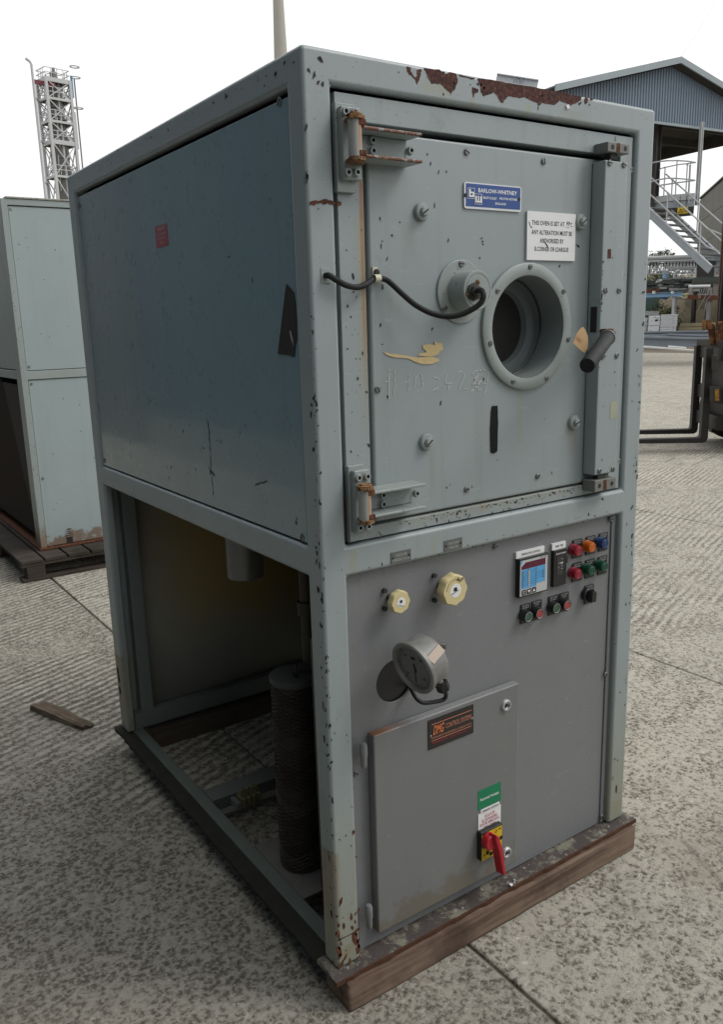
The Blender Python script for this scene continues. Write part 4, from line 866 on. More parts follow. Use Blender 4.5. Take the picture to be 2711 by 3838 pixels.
zA = at('o', 700, 2050, DB).z; zB = at('o', 700, 2190, DB).z; zC_ = at('o', 700, 2318, DB).z
zC_ = max(.12, zC_)
crate(zC_, zB, 460, 613, DB, 'c', 'lower white cabinet with two dark knobs, at the bottom of its stack')
t, A, u_, L_, i_ = crate(zB, zA, 466, 620, DB, 'c', 'upper white cabinet with scribbled marks and a small square label')
lb_ = A + u_ * L_ * .55 - i_ * .03 + V((0, 0, zB + (zA - zB) * .42)); MB().slab([lb_, lb_ + u_ * .16, lb_ + u_ * .16 + V((0, 0, .1)), lb_ + V((0, 0, .1))], -i_ * .01).build('paper_label', 'darkmetal', t, smooth=0)
scb = MB()
for k in range(10):
    q = lb_ + u_ * (-.04 + k * .032) + V((0, 0, .17 + random.uniform(-.02, .03))); scb.bar(q, q + u_ * random.uniform(.0, .03) + V((0, 0, random.uniform(-.05, .06))), .012, .006, -i_)
scb.build('scribble', 'dark', t, smooth=0, fix=False)
crate(zC_, zB, 623, 838, DB, 'r', 'lower white ribbed crate right of the cabinets'); crate(zB, zA, 627, 848, DB, 'r', 'upper white ribbed crate with a flat lid, right of the cabinets')
crate(zC_, zB, 380, 448, DB + .4, 'c', 'lower grey-white cabinet half hidden by the oven edge'); crate(zB, zA - .1, 380, 456, DB + .4, 'c', 'upper grey-white cabinet half hidden by the oven edge')
for k, (X0, X1, Y) in enumerate(((430, 612, 2012), (425, 610, 2040))):
    a_, b_2 = at('o', X0, Y, DB + 3), at('o', X1, Y + 3, DB + 3); tag(MB().bar(a_, b_2, .5, .12).build('white_sheet', 'whitecrate', None, smooth=0), ('upper', 'lower')[k] + ' of two white sheets lying behind the white cabinets', 'sheet')
# tan sheet stack
a_, b_2 = at('o', 850, 2300, 52), at('o', 1255, 2300, 52)
ts = thing('tan_sheet_stack', 'stack of long tan sheets on the ground right of the ribbed crates', 'sheet stack', (0, 0, 0))
for k, Y in enumerate((2340, 2325, 2308, 2292, 2277)):
    z_ = at('o', 1000, Y, 52).z; z_ = max(.05 + .2 * k, z_); o_ = rr * random.uniform(-.1, .2)
    MB().bar(V((a_.x, a_.y, .06 + k * .21)) + o_, V((b_2.x, b_2.y, .06 + k * .21)) + rr * 2 + o_, 1.4, .18).build('sheet', 'tan', ts, smooth=0)
# steel beams on bearers
for k, (X0, Y0, X1, Y1, d, hh, lab) in enumerate(((300, 455, 1300, 482, 43.0, .46, 'front blue-grey steel beam with a long groove, nearest the pipes'), (300, 415, 720, 408, 44.6, .24, 'short blue-grey beam lying behind the grooved beam'), (715, 405, 1350, 425, 44.4, .30, 'blue-grey beam lying end to end with the short beam'), (300, 378, 1350, 365, 46.0, .34, 'rear blue-grey steel beam below the white crates'))):
    a_, b_2 = at('q', X0, Y0, d), at('q', X1, Y1, d); t = thing('steel_beam', lab, 'beam', (0, 0, 0), 0, 'blue-grey steel beams stacked on the ground')
    MB().ibeam(a_, b_2, .4, hh + .06, .10 if k == 0 else .07).build('section', 'beamblue', t, smooth=0)
    MB().slab([a_ + ff * -.03 - V((0, 0, hh * .30)), b_2 - ff * .03 - V((0, 0, hh * .30)), b_2 - ff * .03 + V((0, 0, hh * .30)), a_ - ff * .03 + V((0, 0, hh * .30))], ff * .03).build('web_face', 'beamblue', t, smooth=0)
for k, t in enumerate((.08, .35, .62, .9)):
    p = at('q', 300, 500, 43.3).lerp(at('q', 1300, 525, 43.3), t); z_ = at('q', 700, 495, 43).z
    tag(MB().box(p.x - .14, p.x + .14, p.y - .2, p.y + 3.2, -.04, max(.1, z_)).build('bearer', 'darkpost', None, smooth=0), 'dark bearer block under the steel beams, ' + ('hidden by the oven edge', 'nearest the oven edge', 'in the middle of the span', 'nearest the forks')[k] , 'bearer', 'bearers under the steel beams')
line_thing('ground_pipe', 'long pale pipe lying on the ground in front of the steel beams', 'pipe', [at('q', 300, 530, 40.2), at('q', 560, 548, 39.6), at('q', 1090, 590, 37.6)], .075, 'whitepipe')
line_thing('ground_pipe', 'short pale pipe with a fitting lying on the longer pipe', 'pipe', [at('q', 728, 537, 40.0), at('q', 800, 543, 40.0), at('q', 960, 556, 39.8)], .085, 'whitepipe')

# ---- forklift at the right edge
fh = on('n', 2648, 1660, 2, .10); fh2 = on('n', 2611, 1626, 2, .10)
kx_ = at('q', 350, 1815, 9.2)
k_l = on('q', 350, 1825, 2, .10)
fdir = V((k_l.x - fh.x, k_l.y - fh.y, 0)).normalized(); fdir = Matrix.Rotation(math.radians(-6), 3, 'Z') @ fdir; fside = V((-fdir.y, fdir.x, 0))
if fside.dot(fh2 - fh) < 0: fside = -fside
spc = (fh2 - fh).dot(fside); lag = (fh2 - fh).dot(fdir)
FL = thing('forklift', 'rusty old forklift truck at the right edge of the yard, forks lowered', 'forklift', (fh.x, fh.y, 0))
fl = lambda a, b2, c: fdir * a + fside * b2 + V((0, 0, c))          # forward along the forks, sideways, up
ztop_f = at('q', 1230, 545, math.hypot(fh.x - CAM.x, fh.y - CAM.y)).z
for k in range(2):
    b = MB(); s0_ = spc * k
    prof = [(1.5, .100), (1.5, .114), (.8, .146), (.085, .156), (.062, .165), (.056, .19), (.056, ztop_f), (-.020, ztop_f), (-.020, .16), (-.008, .118), (.025, .100)]
    b.slab([fl(a_ + lag * k, s0_, z_) for a_, z_ in prof], fside * .105)
    b.build('fork', 'forkblack', FL, bevel=.006)
bkx = -.03
for zc in (.32, .62, ztop_f - .06): MB().obox(fl(-.13, .42, zc), fdir * .05, fside * .50, V((0, 0, .075))).build('carriage_bar', 'forkblack', FL, bevel=.008)
MB().obox(fl(-.20, .42, ztop_f + .04), fdir * .14, fside * .42, V((0, 0, .035))).build('carriage_shelf', 'darkmetal', FL, bevel=.006)
for sdd in (.10, .74):
    MB().obox(fl(-.353, sdd, 1.62), fdir * .10, fside * .07, V((0, 0, 1.50))).build('mast_rail', 'forkblack', FL, bevel=.008)
    MB().obox(fl(-.249, sdd, 1.72), fdir * .004, fside * .012, V((0, 0, 1.38))).build('chain', 'rust', FL)
MB().obox(fl(-.258, .022, 1.72), fdir * .012, fside * .010, V((0, 0, 1.35))).build('mast_edge', flat('reddish_primer_steel', (.20, .075, .05), .7, 0, .3, 4), FL)
for zc in (.5, 1.7, 3.0): MB().obox(fl(-.353, .42, zc), fdir * .05, fside * .25, V((0, 0, .06))).build('mast_crossbar', 'forkblack', FL)
brz = at('q', 1230, 230, 10).z
dq = 9.9
for poly, dd, th in (([(1178, 170), (1225, 165), (1228, 305), (1176, 300)], dq, .22), ([(1230, 168), (1310, 170), (1308, 300), (1232, 305)], dq + .05, .20),
                     ([(1255, 306), (1312, 215), (1352, 240), (1360, 510), (1285, 505)], dq + .12, .25), ([(1362, 195), (1470, 190), (1475, 520), (1366, 515)], dq + .05, .30), ([(1352, 310), (1395, 300), (1392, 355), (1350, 350)], dq - .05, .1)):
    pts_ = [at('q', X, Y, dd) - V((fh.x, fh.y, 0)) for X, Y in poly]
    MB().slab(pts_, ray(2680, 1300).normalized() * th).build('rusty_bracket', 'rustorangebig', FL, bevel=.010)
MB().obox(fl(-.20, .32, .70), fdir * .015, fside * .50, V((0, 0, .44))).build('carriage_plate', 'forkblack', FL, bevel=.006)
for poly, amber in (([(1305, 640), (1380, 648), (1380, 848), (1305, 835)], False), ([(1280, 1048), (1418, 1062), (1418, 1268), (1280, 1250)], True)):
    pts_ = [at('q', X, Y, 9.75) - V((fh.x, fh.y, 0)) for X, Y in poly]
    o = MB().slab(pts_, ray(2680, 1400).normalized() * .14).build('lamp_box', 'darkmetal', FL, bevel=.006)
    if amber: MB().slab([at('q', X, Y, 9.742) - V((fh.x, fh.y, 0)) for X, Y in ((1350, 1085), (1400, 1090), (1405, 1240), (1350, 1245))], ray(2680, 1400).normalized() * .006).build('flaked_reflector', rusty('flaked_amber', ((.05, .045, .04), (.42, .20, .02), (.55, .28, .03)), .7, 30), o)
for s_ in (-.08, .92):
    MB().lathe(fl(-.58, s_, .41), fside, [(.0001, -.12), (.20, -.12), (.25, -.10), (.38, -.12), (.40, -.08), (.40, .08), (.38, .12), (.25, .10), (.0001, .12)], 28).build('wheel', 'tyre', FL, smooth=40)
    MB().lathe(fl(-2.15, s_, .33), fside, [(.0001, -.10), (.18, -.10), (.31, -.10), (.33, -.07), (.33, .07), (.31, .10), (.0001, .10)], 24).build('wheel', 'tyre', FL, smooth=40)
MB().slab([fl(-.75, .05, .30), fl(-2.5, .05, .30), fl(-2.75, .05, .55), fl(-2.75, .05, 1.15), fl(-1.9, .05, 1.25), fl(-1.3, .05, .95), fl(-1.0, .05, .95), fl(-.75, .05, 1.1)], fside * .75).build('body', 'rustorangebig', FL, bevel=.03)
for s_ in (.09, .75):
    for a_, zt2 in ((-.85, 2.15), (-2.1, 2.15)): MB().bar(fl(a_, s_, 1.0), fl(a_ - .1, s_, zt2), .05, .05, fdir).build('guard_post', 'forkblack', FL)
MB().obox(fl(-1.55, .42, 2.17), fdir * .75, fside * .40, V((0, 0, .025))).build('overhead_guard', 'forkblack', FL, bevel=.01)
MB().obox(fl(-1.55, .42, 1.12), fdir * .25, fside * .24, V((0, 0, .06))).obox(fl(-1.80, .42, 1.40), fdir * .06, fside * .24, V((0, 0, .26))).build('seat', 'blackrub', FL, bevel=.02)
MB().lathe(fl(-1.02, .42, 1.22), (fdir * -.4 + V((0, 0, .9))).normalized(), [(.16, -.01), (.18, 0), (.16, .01)], 20, True).build('steering_wheel', 'blackrub', FL)

# ------------------------------------------------------------------ the oven
W, D, H = .9906, 1.4666, 1.9
oven = thing('industrial_oven', 'tall grey-green industrial oven with round porthole, rusty peeling top rail and open lower side', 'industrial oven', (0, 0, GZ))
X0, X1 = .0615, .926
F_UP, F_LO = (X0, X1, .9785, 1.841), (X0, X1, -1, .9139)
S_UP, S_LO = (.0545, 1.397, .979, 1.8375), (.0575, 1.389, -1, .908)
fm = MB()
xs = [0, X0, X1, W]; zs = [0, .9139, .9785, 1.841, H]
fm.grid((0, 0, 0), (1, 0, 0), xs, (0, 0, 1), zs, (F_UP, F_LO))
zs2 = [0, .908, .979, 1.8375, H]; ys = [0, .0575, 1.393, D]
for xx in (0, W):
    fm.grid((xx, 0, 0), (0, 1, 0), ys, (0, 0, 1), zs, ((.06, 1.39, -1, .91), (.06, 1.39, .98, 1.84)))
fm.grid((0, 0, H), (1, 0, 0), xs, (0, 1, 0), ys)
fm.grid((0, D, 0), (1, 0, 0), xs, (0, 0, 1), zs, (F_UP, F_LO))
frame = fm.build('frame', 'frame', oven, bevel=.009, seg=3, merge=True, solid=.030)

# base: four flat rails with rusty edges
def base_rail(x0, x1, y0, y1, mat):
    b = bmesh.new(); bmesh.ops.create_grid(b, x_segments=max(2, int((x1 - x0) / .02)), y_segments=max(2, int((y1 - y0) / .02)), size=.5)
    for v in b.verts:
        ex = abs(abs(v.co.x) - .5) < 1e-4; ey = abs(abs(v.co.y) - .5) < 1e-4
        v.co.x = (x0 + x1) / 2 + v.co.x * (x1 - x0) + (random.uniform(-.0025, .0025) if ex else 0)
        v.co.y = (y0 + y1) / 2 + v.co.y * (y1 - y0) + (random.uniform(-.0025, .0025) if ey else 0)
        v.co.z = random.uniform(-.0008, .0008)
    me = bpy.data.meshes.new('base_rail'); b.to_mesh(me); b.free(); me.materials.append(M[mat])
    o = bpy.data.objects.new('base_rail', me); COL.link(o); o.parent = oven; o.location.z = -.0015
    k = o.modifiers.new('s', 'SOLIDIFY'); k.thickness = .011; k.offset = -1
    return o
sp = Mat('rust_spalled_base_paint', .75, 0, .3); cc = sp.co(); n1 = sp.noise(cc, 14, 7, .7); n2 = sp.noise(cc, 60, 5, .6); yy = sp.sep(cc)
edge = sp.math('SUBTRACT', 1.0, sp.step(sp.math('MULTIPLY_ADD', n2, -.010, yy[1]), -.033, -.030))
colr = sp.mix(sp.step(n1, .40, .52), (.21, .20, .155), (.075, .062, .058))
colr = sp.mix(sp.math('MULTIPLY', sp.step(n2, .6, .68), .8), colr, (.34, .34, .31))
colr = sp.mix(edge, colr, (.080, .036, .020))
sp.set('Base Color', colr); sp.bump(n1, .6, .006); M['spall'] = sp.m
base_rail(-.020, 1.010, -.030, .060, 'spall')
M['baseplate'] = flat('dark_base_plate', (.030, .029, .025), .9, 0, .4, 14, .15); base_rail(-.023, .020, .061, 1.481, 'baseplate')  # left rail in a darker, duller colour than the other rails
base_rail(.950, 1.010, .061, 1.481, 'darkmetal')
base_rail(.021, .949, 1.415, 1.481, 'darkmetal')
MB().box(.021, .058, .062, 1.414, -.045, .0035).build('base_angle', flat('green_base_angle', (.10, .12, .105), .6, .1, .35, 14), oven, bevel=.002)
MB().box(.060, .949, .80, .876, -.004, .002).box(.060, .949, .800, .806, -.060, -.0045).build('cross_rail', flat('green_cross_rail', (.105, .12, .11), .6, .1, .3, 14), oven, bevel=.001)

# rust on the top rail: flaked primer patches with torn edges, each a thin flake of its own
def plate_on(name, mat, pts, y=0.0, th=.0008, parent=oven):
    return MB().slab([(x, y, z) for x, z in pts], (0, -th, 0)).build(name, mat, parent, smooth=0)
def jag(pts, amp, n=3):
    out = []
    for i in range(len(pts)):
        a, b = V(pts[i]), V(pts[(i + 1) % len(pts)])
        for k in range(n):
            t = k / n; p = a.lerp(b, t)
            if k: p += V((random.uniform(-amp, amp), random.uniform(-amp, amp)))
            out.append((p.x, p.y))
    return out
T = lambda L: [fr('t', X, Y) for X, Y in L]
patches = [
    [(185, 100), (222, 102), (215, 120), (232, 160), (250, 180), (268, 160), (262, 125), (300, 118), (292, 160), (282, 200), (264, 232), (248, 190), (225, 168), (205, 160), (190, 135)],
    [(312, 108), (430, 118), (440, 130), (468, 138), (472, 158), (500, 140), (560, 155), (566, 215), (548, 262), (525, 285), (515, 312), (505, 285), (470, 258), (440, 228), (400, 222), (372, 225), (350, 190), (335, 150)],
    [(566, 152), (640, 172), (700, 182), (668, 194), (640, 180), (590, 172)],
    [(714, 185), (860, 205), (960, 222), (1060, 240), (1180, 262), (1290, 282), (1390, 300), (1485, 322), (1478, 350), (1440, 372), (1405, 385), (1395, 402), (1380, 372), (1320, 350), (1290, 380), (1250, 378), (1215, 370), (1190, 368), (1165, 395), (1160, 370), (1120, 352), (1060, 322), (1035, 330), (1000, 325), (945, 318), (915, 345), (900, 368), (880, 355), (862, 318), (835, 285), (815, 300), (775, 312), (755, 318), (740, 290), (735, 240)],
    [(1515, 322), (1535, 340), (1530, 365), (1515, 380), (1505, 350)], [(1545, 332), (1580, 340), (1560, 350)],
    [(455, 296), (468, 302), (460, 318)], [(1160, 395), (1168, 400), (1164, 425)], [(675, 250), (722, 268), (718, 290), (690, 300), (682, 330), (672, 280)],
]
for k, L in enumerate(patches):
    plate_on('rust_patch', 'rustpatch', jag(T(L), .0011, 3 if len(L) > 6 else 2), 0.0, .0006)
curl = [(1365, 385), (1388, 380), (1392, 408), (1372, 412)]
plate_on('paint_curl', 'white', T(curl), -.002, .001)

# random and traced paint chips, too small to pick apart: one mesh
chips = MB()
def chip(c, e1, e2, size, asp=1.0):
    n = random.randint(5, 7); a0 = random.random() * 6
    c, e1, e2 = V(c), V(e1), V(e2); ta = random.gauss(0, .5); e1, e2 = e1 * math.cos(ta) + e2 * math.sin(ta), e2 * math.cos(ta) - e1 * math.sin(ta); asp *= random.uniform(.5, 1.9)
    chips.add([c + (e1 * math.cos(a0 + 2 * PI * i / n) + e2 * math.sin(a0 + 2 * PI * i / n) * asp) * size * random.uniform(.3, 1.15) for i in range(n)] , [tuple(range(n))])
EX, EZ, EYm = (1, 0, 0), (0, 0, 1), (0, -1, 0)
def chips_front(z, L, size=.0035, y=-.0006, asp=1.3):
    for X, Y in L:
        x, zz = fr(z, X, Y); chip((x, y, zz), EX, EZ, size, asp)
for i in range(70):                                         # along the folded front left corner
    z = random.choice([random.uniform(.03, 1.0), random.uniform(.5, 1.5)])
    a_ = random.uniform(.1, 1.45); chip((.009 - .0096 * math.cos(a_), .009 - .0096 * math.sin(a_), z), (math.sin(a_), -math.cos(a_), 0), EZ, random.uniform(.0012, .003), 2.2)
for i in range(34):
    z = random.uniform(.0, 1.3); chip((-.0006, random.uniform(.013, .02), z), (0, -1, 0), EZ, random.uniform(.0015, .005), 1.8)
for i in range(34):                                         # right post
    chip((random.choice([random.uniform(.935, .982), random.uniform(.970, .979)]), -.0006, random.uniform(.03, 1.6)), EX, EZ, random.uniform(.0015, .004), 1.9)
for i in range(22):
    chip((random.uniform(.015, .06), -.0006, random.uniform(.02, 1.85)), EX, EZ, random.uniform(.0008, .0022), 1.4)
for i in range(90):                                         # chipped bottom strip of the surround
    x = random.uniform(.2, .87); chip((x, .0093, 1.006 - abs(random.gauss(0, .005))), EX, EZ, random.uniform(.0012, .0035), .8)
for i in range(30): chip((random.uniform(.25, .85), .0093, random.uniform(.984, 1.004)), EX, EZ, random.uniform(.0012, .003), 1.2)
for i in range(26): chip((random.uniform(.08, .13), .0093, random.uniform(1.0, 1.65)), EX, EZ, random.uniform(.001, .003), 1.5)
for i in range(40): chip((random.uniform(.07, .92), -.0006, .912 + random.uniform(0, .02)), EX, EZ, random.uniform(.001, .0025), 1)
for i in range(24): chip((-.0006, random.uniform(.06, 1.4), random.choice([random.uniform(.909, .93), random.uniform(1.838, 1.9)])), (0, -1, 0), EZ, random.uniform(.0015, .004), .8)
for i in range(26): chip((-.0006, random.uniform(.02, 1.45), 1.884 - abs(random.gauss(0, .006))), (0, -1, 0), EZ, random.uniform(.002, .006), .6)
for i in range(18): chip((random.uniform(.03, .97), -.0006, 1.885 - abs(random.gauss(0, .004))), EX, EZ, random.uniform(.0015, .005), .6)
chips_front('a', [(400, 245), (415, 252), (390, 425), (425, 440), (300, 1140), (303, 1160), (318, 335), (360, 370), (297, 770)], .0045)
for L, y_ in (([(692, 455), (708, 449), (725, 447), (742, 449), (749, 452), (750, 461), (735, 456), (715, 456), (700, 460)], 0.0), ([(754, 450), (764, 453), (766, 459), (756, 462)], .010)):
    plate_on('rust_scrape', 'rust', jag([fr('v', X, Y, y_) for X, Y in L], .0022, 4), y_ - .0001, .0006)
chips_front('v', [(708, 455), (722, 453), (735, 452), (748, 456), (715, 454), (728, 456), (741, 457)], .0055, asp=.45)
chips_front('e', [(1600, 375), (1590, 345), (1608, 405), (1425, 520), (1350, 605)], .004)
chips.build('paint_chips', 'dark', oven, smooth=0, fix=False, kind='stuff')
ZM['k2'] = (1150, 3400, 5.243)
plate_on('cracked_seam', 'rust', jag([fr('k2', X, Y) for X, Y in ((600, 655), (700, 600), (850, 530), (960, 470), (1040, 420), (1042, 440), (960, 490), (850, 548), (700, 620), (610, 668))], .0006, 2), 0.0, .0006)
rch = MB(); chips = rch
for X, Y, s_ in ((875, 175, .005), (740, 370, .005), (890, 395, .005), (630, 350, .004), (960, 600, .010), (1020, 650, .006), (1010, 840, .007), (640, 860, .008), (650, 960, .007), (640, 800, .007), (850, 1045, .006), (680, 1120, .008), (620, 520, .006), (1030, 760, .005)):
    chips_front('k2', [(X, Y)], s_, -.0007, 1.7)
for i in range(26): chip((random.choice((random.uniform(.011, .02), random.uniform(.05, .06), random.uniform(.934, .978))), -.0007, abs(random.gauss(0, .16))), EX, EZ, random.uniform(.0015, .0045), 1.7)
rch.build('rust_spots', 'rust', oven, smooth=0, fix=False, kind='stuff')
dchips = MB(); chips = dchips; _cf = chips_front
def chips_front(z, L, size=.0035, y=-.0006, asp=1.3): _cf(z, L, size * .72, y, asp * .8)
chips_front('c', [(1008, 98), (1265, 80), (1270, 105), (1275, 130), (542, 240), (505, 455), (578, 60), (505, 105), (497, 140), (490, 742), (503, 893), (885, 780), (545, 1295), (950, 1345), (1275, 1165), (1277, 1195), (1250, 232)], .0035, .0132, 1.8)
chips_front('d', [(1090, 18), (1115, 35), (1125, 50), (965, 225)], .0055, .0132)
chips_front('a', [(1255, 960), (1280, 1030), (1340, 1090), (1400, 1095), (895, 1455), (1045, 1480), (985, 1582), (1310, 1350)], .003, .0132, 1.8)
chips_front('e', [(755, 462), (640, 450), (620, 466), (1178, 385), (1180, 395), (1140, 100), (890, 320)], .003, .0132)
dchips.build('door_paint_chips', 'dark', oven, smooth=0, fix=False, kind='stuff')

# side panel, glossy, with screws, warning sticker and dark patch
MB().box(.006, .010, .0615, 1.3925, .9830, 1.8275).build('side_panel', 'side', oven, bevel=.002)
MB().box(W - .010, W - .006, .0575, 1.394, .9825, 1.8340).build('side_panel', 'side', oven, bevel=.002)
MB().box(W - .016, W - .010, .0575, 1.394, .004, .906).build('lower_side_panel', 'interior', oven, bevel=.002)
def screw(parent, c, ax, r=.006, h=.0022, slot=True, name='screw', mat='screw', ang=None):
    c, ax = V(c), V(ax).normalized()
    b = MB().lathe(c, ax, [(r, 0), (r, h * .5), (r * .8, h), (0.0001, h * 1.1)], 10)
    o = b.build(name, mat, parent, smooth=30)
    if slot:
        t = random.uniform(0, PI) if ang is None else ang
        p = ax.orthogonal().normalized(); q = ax.cross(p); d = p * math.cos(t) + q * math.sin(t)
        sl = MB().bar(c + ax * h * 1.02 - d * r * .85, c + ax * h * 1.02 + d * r * .85, r * .28, h * .35, ax)
        sl.build('slot', 'dark', o, smooth=0)
    return o
for X, Y in ((627, 229), (678, 1205)):
    y, z = sd_('v', X, Y, .006); screw(oven, (.006, y, z), (-1, 0, 0), .009)
screw(oven, (.006, 1.372, 1.803), (-1, 0, 0), .009); screw(oven, (.006, 1.372, 1.000), (-1, 0, 0), .009)
stk = MB().box(.0052, .006, .680, .759, 1.6225, 1.674).build('warning_sticker', 'stickred', oven, smooth=0)
for s, z0, w_, h in (('WARNING', 1.6605, .050, .0105), ('ISOLATE BEFORE', 1.6500, .062, .0065), ('OPENING THIS', 1.6400, .054, .0065), ('COVER.', 1.6295, .030, .0065)):
    text(s, (.0050, .7195 + w_ / 2, z0), (0, -1, 0), (0, 0, 1), w_, h, 'greyprint', stk)
pp = [sd_('x', X, Y, .006) for X, Y in ((435, 370), (520, 470), (590, 555), (625, 800), (652, 1250), (655, 1560), (628, 1680), (600, 1940), (540, 1925), (470, 1900), (300, 1885), (250, 1865), (330, 1200), (400, 600))]
dp = MB().slab([(.0055, y, z) for y, z in pp], (-.0012, 0, 0)).build('dark_tape_patch', flat('dark_bitumen_tape', (.020, .018, .016), .7), oven, smooth=0)
sp_ = [sd_('x', X, Y, .004) for X, Y in ((492, 1375), (512, 1375), (530, 1450), (548, 1540), (578, 1700), (560, 1650), (525, 1560), (505, 1450))]
MB().slab([(.0042, y, z) for y, z in sp_], (-.0004, 0, 0)).build('scuff', 'greyprint', dp, smooth=0)
schips = MB(); chips = schips
for i in range(60): chip((.0055, random.uniform(.07, 1.38), random.uniform(1.0, 1.8) if random.random() < .35 else random.uniform(1.0, 1.25)), (0, -1, 0), EZ, random.uniform(.0012, .0035), 1.6)
for X, Y in ((985, 1250), (1000, 1253), (1020, 1256), (1350, 1313), (1300, 1270), (1440, 1330), (1282, 1300)):
    y, z = sd_('n', X / 2.317, 950 + Y / 2.317, .0055); chip((.0055, y, z), (0, -1, 0), EZ, .005, .8)
for t in range(14):
    y, z = sd_('j', 915 + t * 4.6, 95 - t * 1.9 + (4 if t > 7 else 0), .0055); chip((.0055, y, z), (0, -1, 0), EZ, .0035, .6)
for t in range(20): chip((.0055, .5147 + random.uniform(-.0008, .0008), 1.02 + t * .009), (0, -1, 0), EZ, .0016 if t % 3 else .0035, 4)
schips.build('side_paint_chips', 'dark', oven, smooth=0, fix=False, kind='stuff')

# door surround and door leaf
SUR = MB()
SUR.grid((0, .010, 0), (1, 0, 0), [.0732, .1330, .8790, .9215], (0, 0, 1), [.9825, 1.0090, 1.7870, 1.8330], ((.133, .879, 1.009, 1.787),))
SUR.build('door_surround', 'surround', oven, bevel=.0015, merge=True, fix=False, solid=.05)
def holed_plate(x0, x1, z0, z1, y, hole, th, n=48):
    cx, cz, r = hole; b = MB()
    an = sorted([2 * PI * i / n + .01 for i in range(n)] + [math.atan2(zz - cz, xx - cx) % (2 * PI) for xx in (x0, x1) for zz in (z0, z1)]); n = len(an)
    ring = [(cx + r * math.cos(t), y, cz + r * math.sin(t)) for t in an]; sq = []
    for t in an:
        c, s = math.cos(t), math.sin(t)
        k = min(((x1 - cx) / c if c > 1e-9 else (x0 - cx) / c if c < -1e-9 else 1e9), ((z1 - cz) / s if s > 1e-9 else (z0 - cz) / s if s < -1e-9 else 1e9))
        sq.append((cx + c * k, y, cz + s * k))
    b.add(ring + sq, [(n + i, n + (i + 1) % n, (i + 1) % n, i) for i in range(n)])
    return b
wl, wr = fr('d', 280, 760, .006), fr('d', 1052, 720, .006)
WC = (.5788, 1.4010); WR = .1405
leaf = holed_plate(.1452, .8750, 1.0130, 1.7755, .014, (WC[0], WC[1], .117), .03)
leaf.build('door_leaf', 'leaf', oven, bevel=.006, seg=3, merge=True, fix=False, solid=.035)
MB().box(.045, .945, .115, 1.40, .932, 1.862).build('oven_chamber', 'dark', oven, smooth=0)
# porthole: flange ring, tube, inner step and dark glass
win = thing('porthole_window', 'x', 'x'); win.parent = oven
del win['label'], win['category']
wn = (0, -1, 0); wc = (WC[0], .013, WC[1])
MB().lathe(wc, wn, [(.1130, 0), (.1130, .0065), (.1155, .008), (.1380, .008), (.1405, .006), (.1405, 0)], 64).build('window_flange', 'hardware', win, smooth=40)
MB().lathe(wc, wn, [(.1128, .0078), (.1120, .004), (.1120, -.085), (.088, -.086), (.087, -.092), (.084, -.105)], 64).build('window_tube', paint('porthole_tube_paint', (.20, .225, .225), .45, streak=.05), win, smooth=30)
MB().lathe(wc, wn, [(.1122, -.060), (.1085, -.062), (.1085, -.064), (.1122, -.066)], 64).build('seal', 'black', win, smooth=30)
MB().lathe(wc, wn, [(.088, -.1045), (.0001, -.1046)], 64).build('glass', 'glass', win, smooth=0)
for X, Y in ((675, 230), (390, 440), (328, 897), (525, 1230), (818, 1200), (1005, 862), (965, 443)):
    x, z = fr('d', X, Y, .003); screw(win, (x, .0052, z), wn, .0062, .003, name='flange_screw')
# small slotted screws in the door and its surround
for z_, X, Y in (('b', 107, 950), ('b', 693, 1022), ('c', 443, 1237), ('e', 708, 472), ('e', 1085, 402)):
    x, z = fr(z_, X, Y, .011); screw(oven, (x, .013, z), wn, .0072, .003, name='door_screw')
for z_, X, Y in (('e', 248, 706), ('b', 1237, 850), ('b', 1362, 1085), ('e', 1518, 322)):
    x, z = fr(z_, X, Y, .009); screw(oven, (x, .0100, z), wn, .0070, .0005, name='surround_screw', mat='hardware')
# four big studs with washers
for z_, X, Y in (('a', 1195, 1405), ('b', 985, 1480), ('e', 503, 222), ('e', 1285, 118)):
    x, z = fr(z_, X, Y, .003); c = V((x, .013, z))
    o = MB().lathe(c, wn, [(.0175, 0), (.0175, .006), (.0158, .0085), (.012, .009), (.0001, .009)], 28).build('door_stud', 'hardware', oven, smooth=40)
    MB().lathe(c, wn, [(.0092, .009), (.0092, .0145), (.0078, .0165), (.0001, .0172)], 18).build('nut', 'hardware', o, smooth=35)
    t = random.uniform(.3, 1.2); d = V((math.cos(t), 0, math.sin(t)))
    MB().bar(c + V(wn) * .0172 - d * .0078, c + V(wn) * .0172 + d * .0078, .0024, .0016, wn).build('slot', 'dark', o, smooth=0)

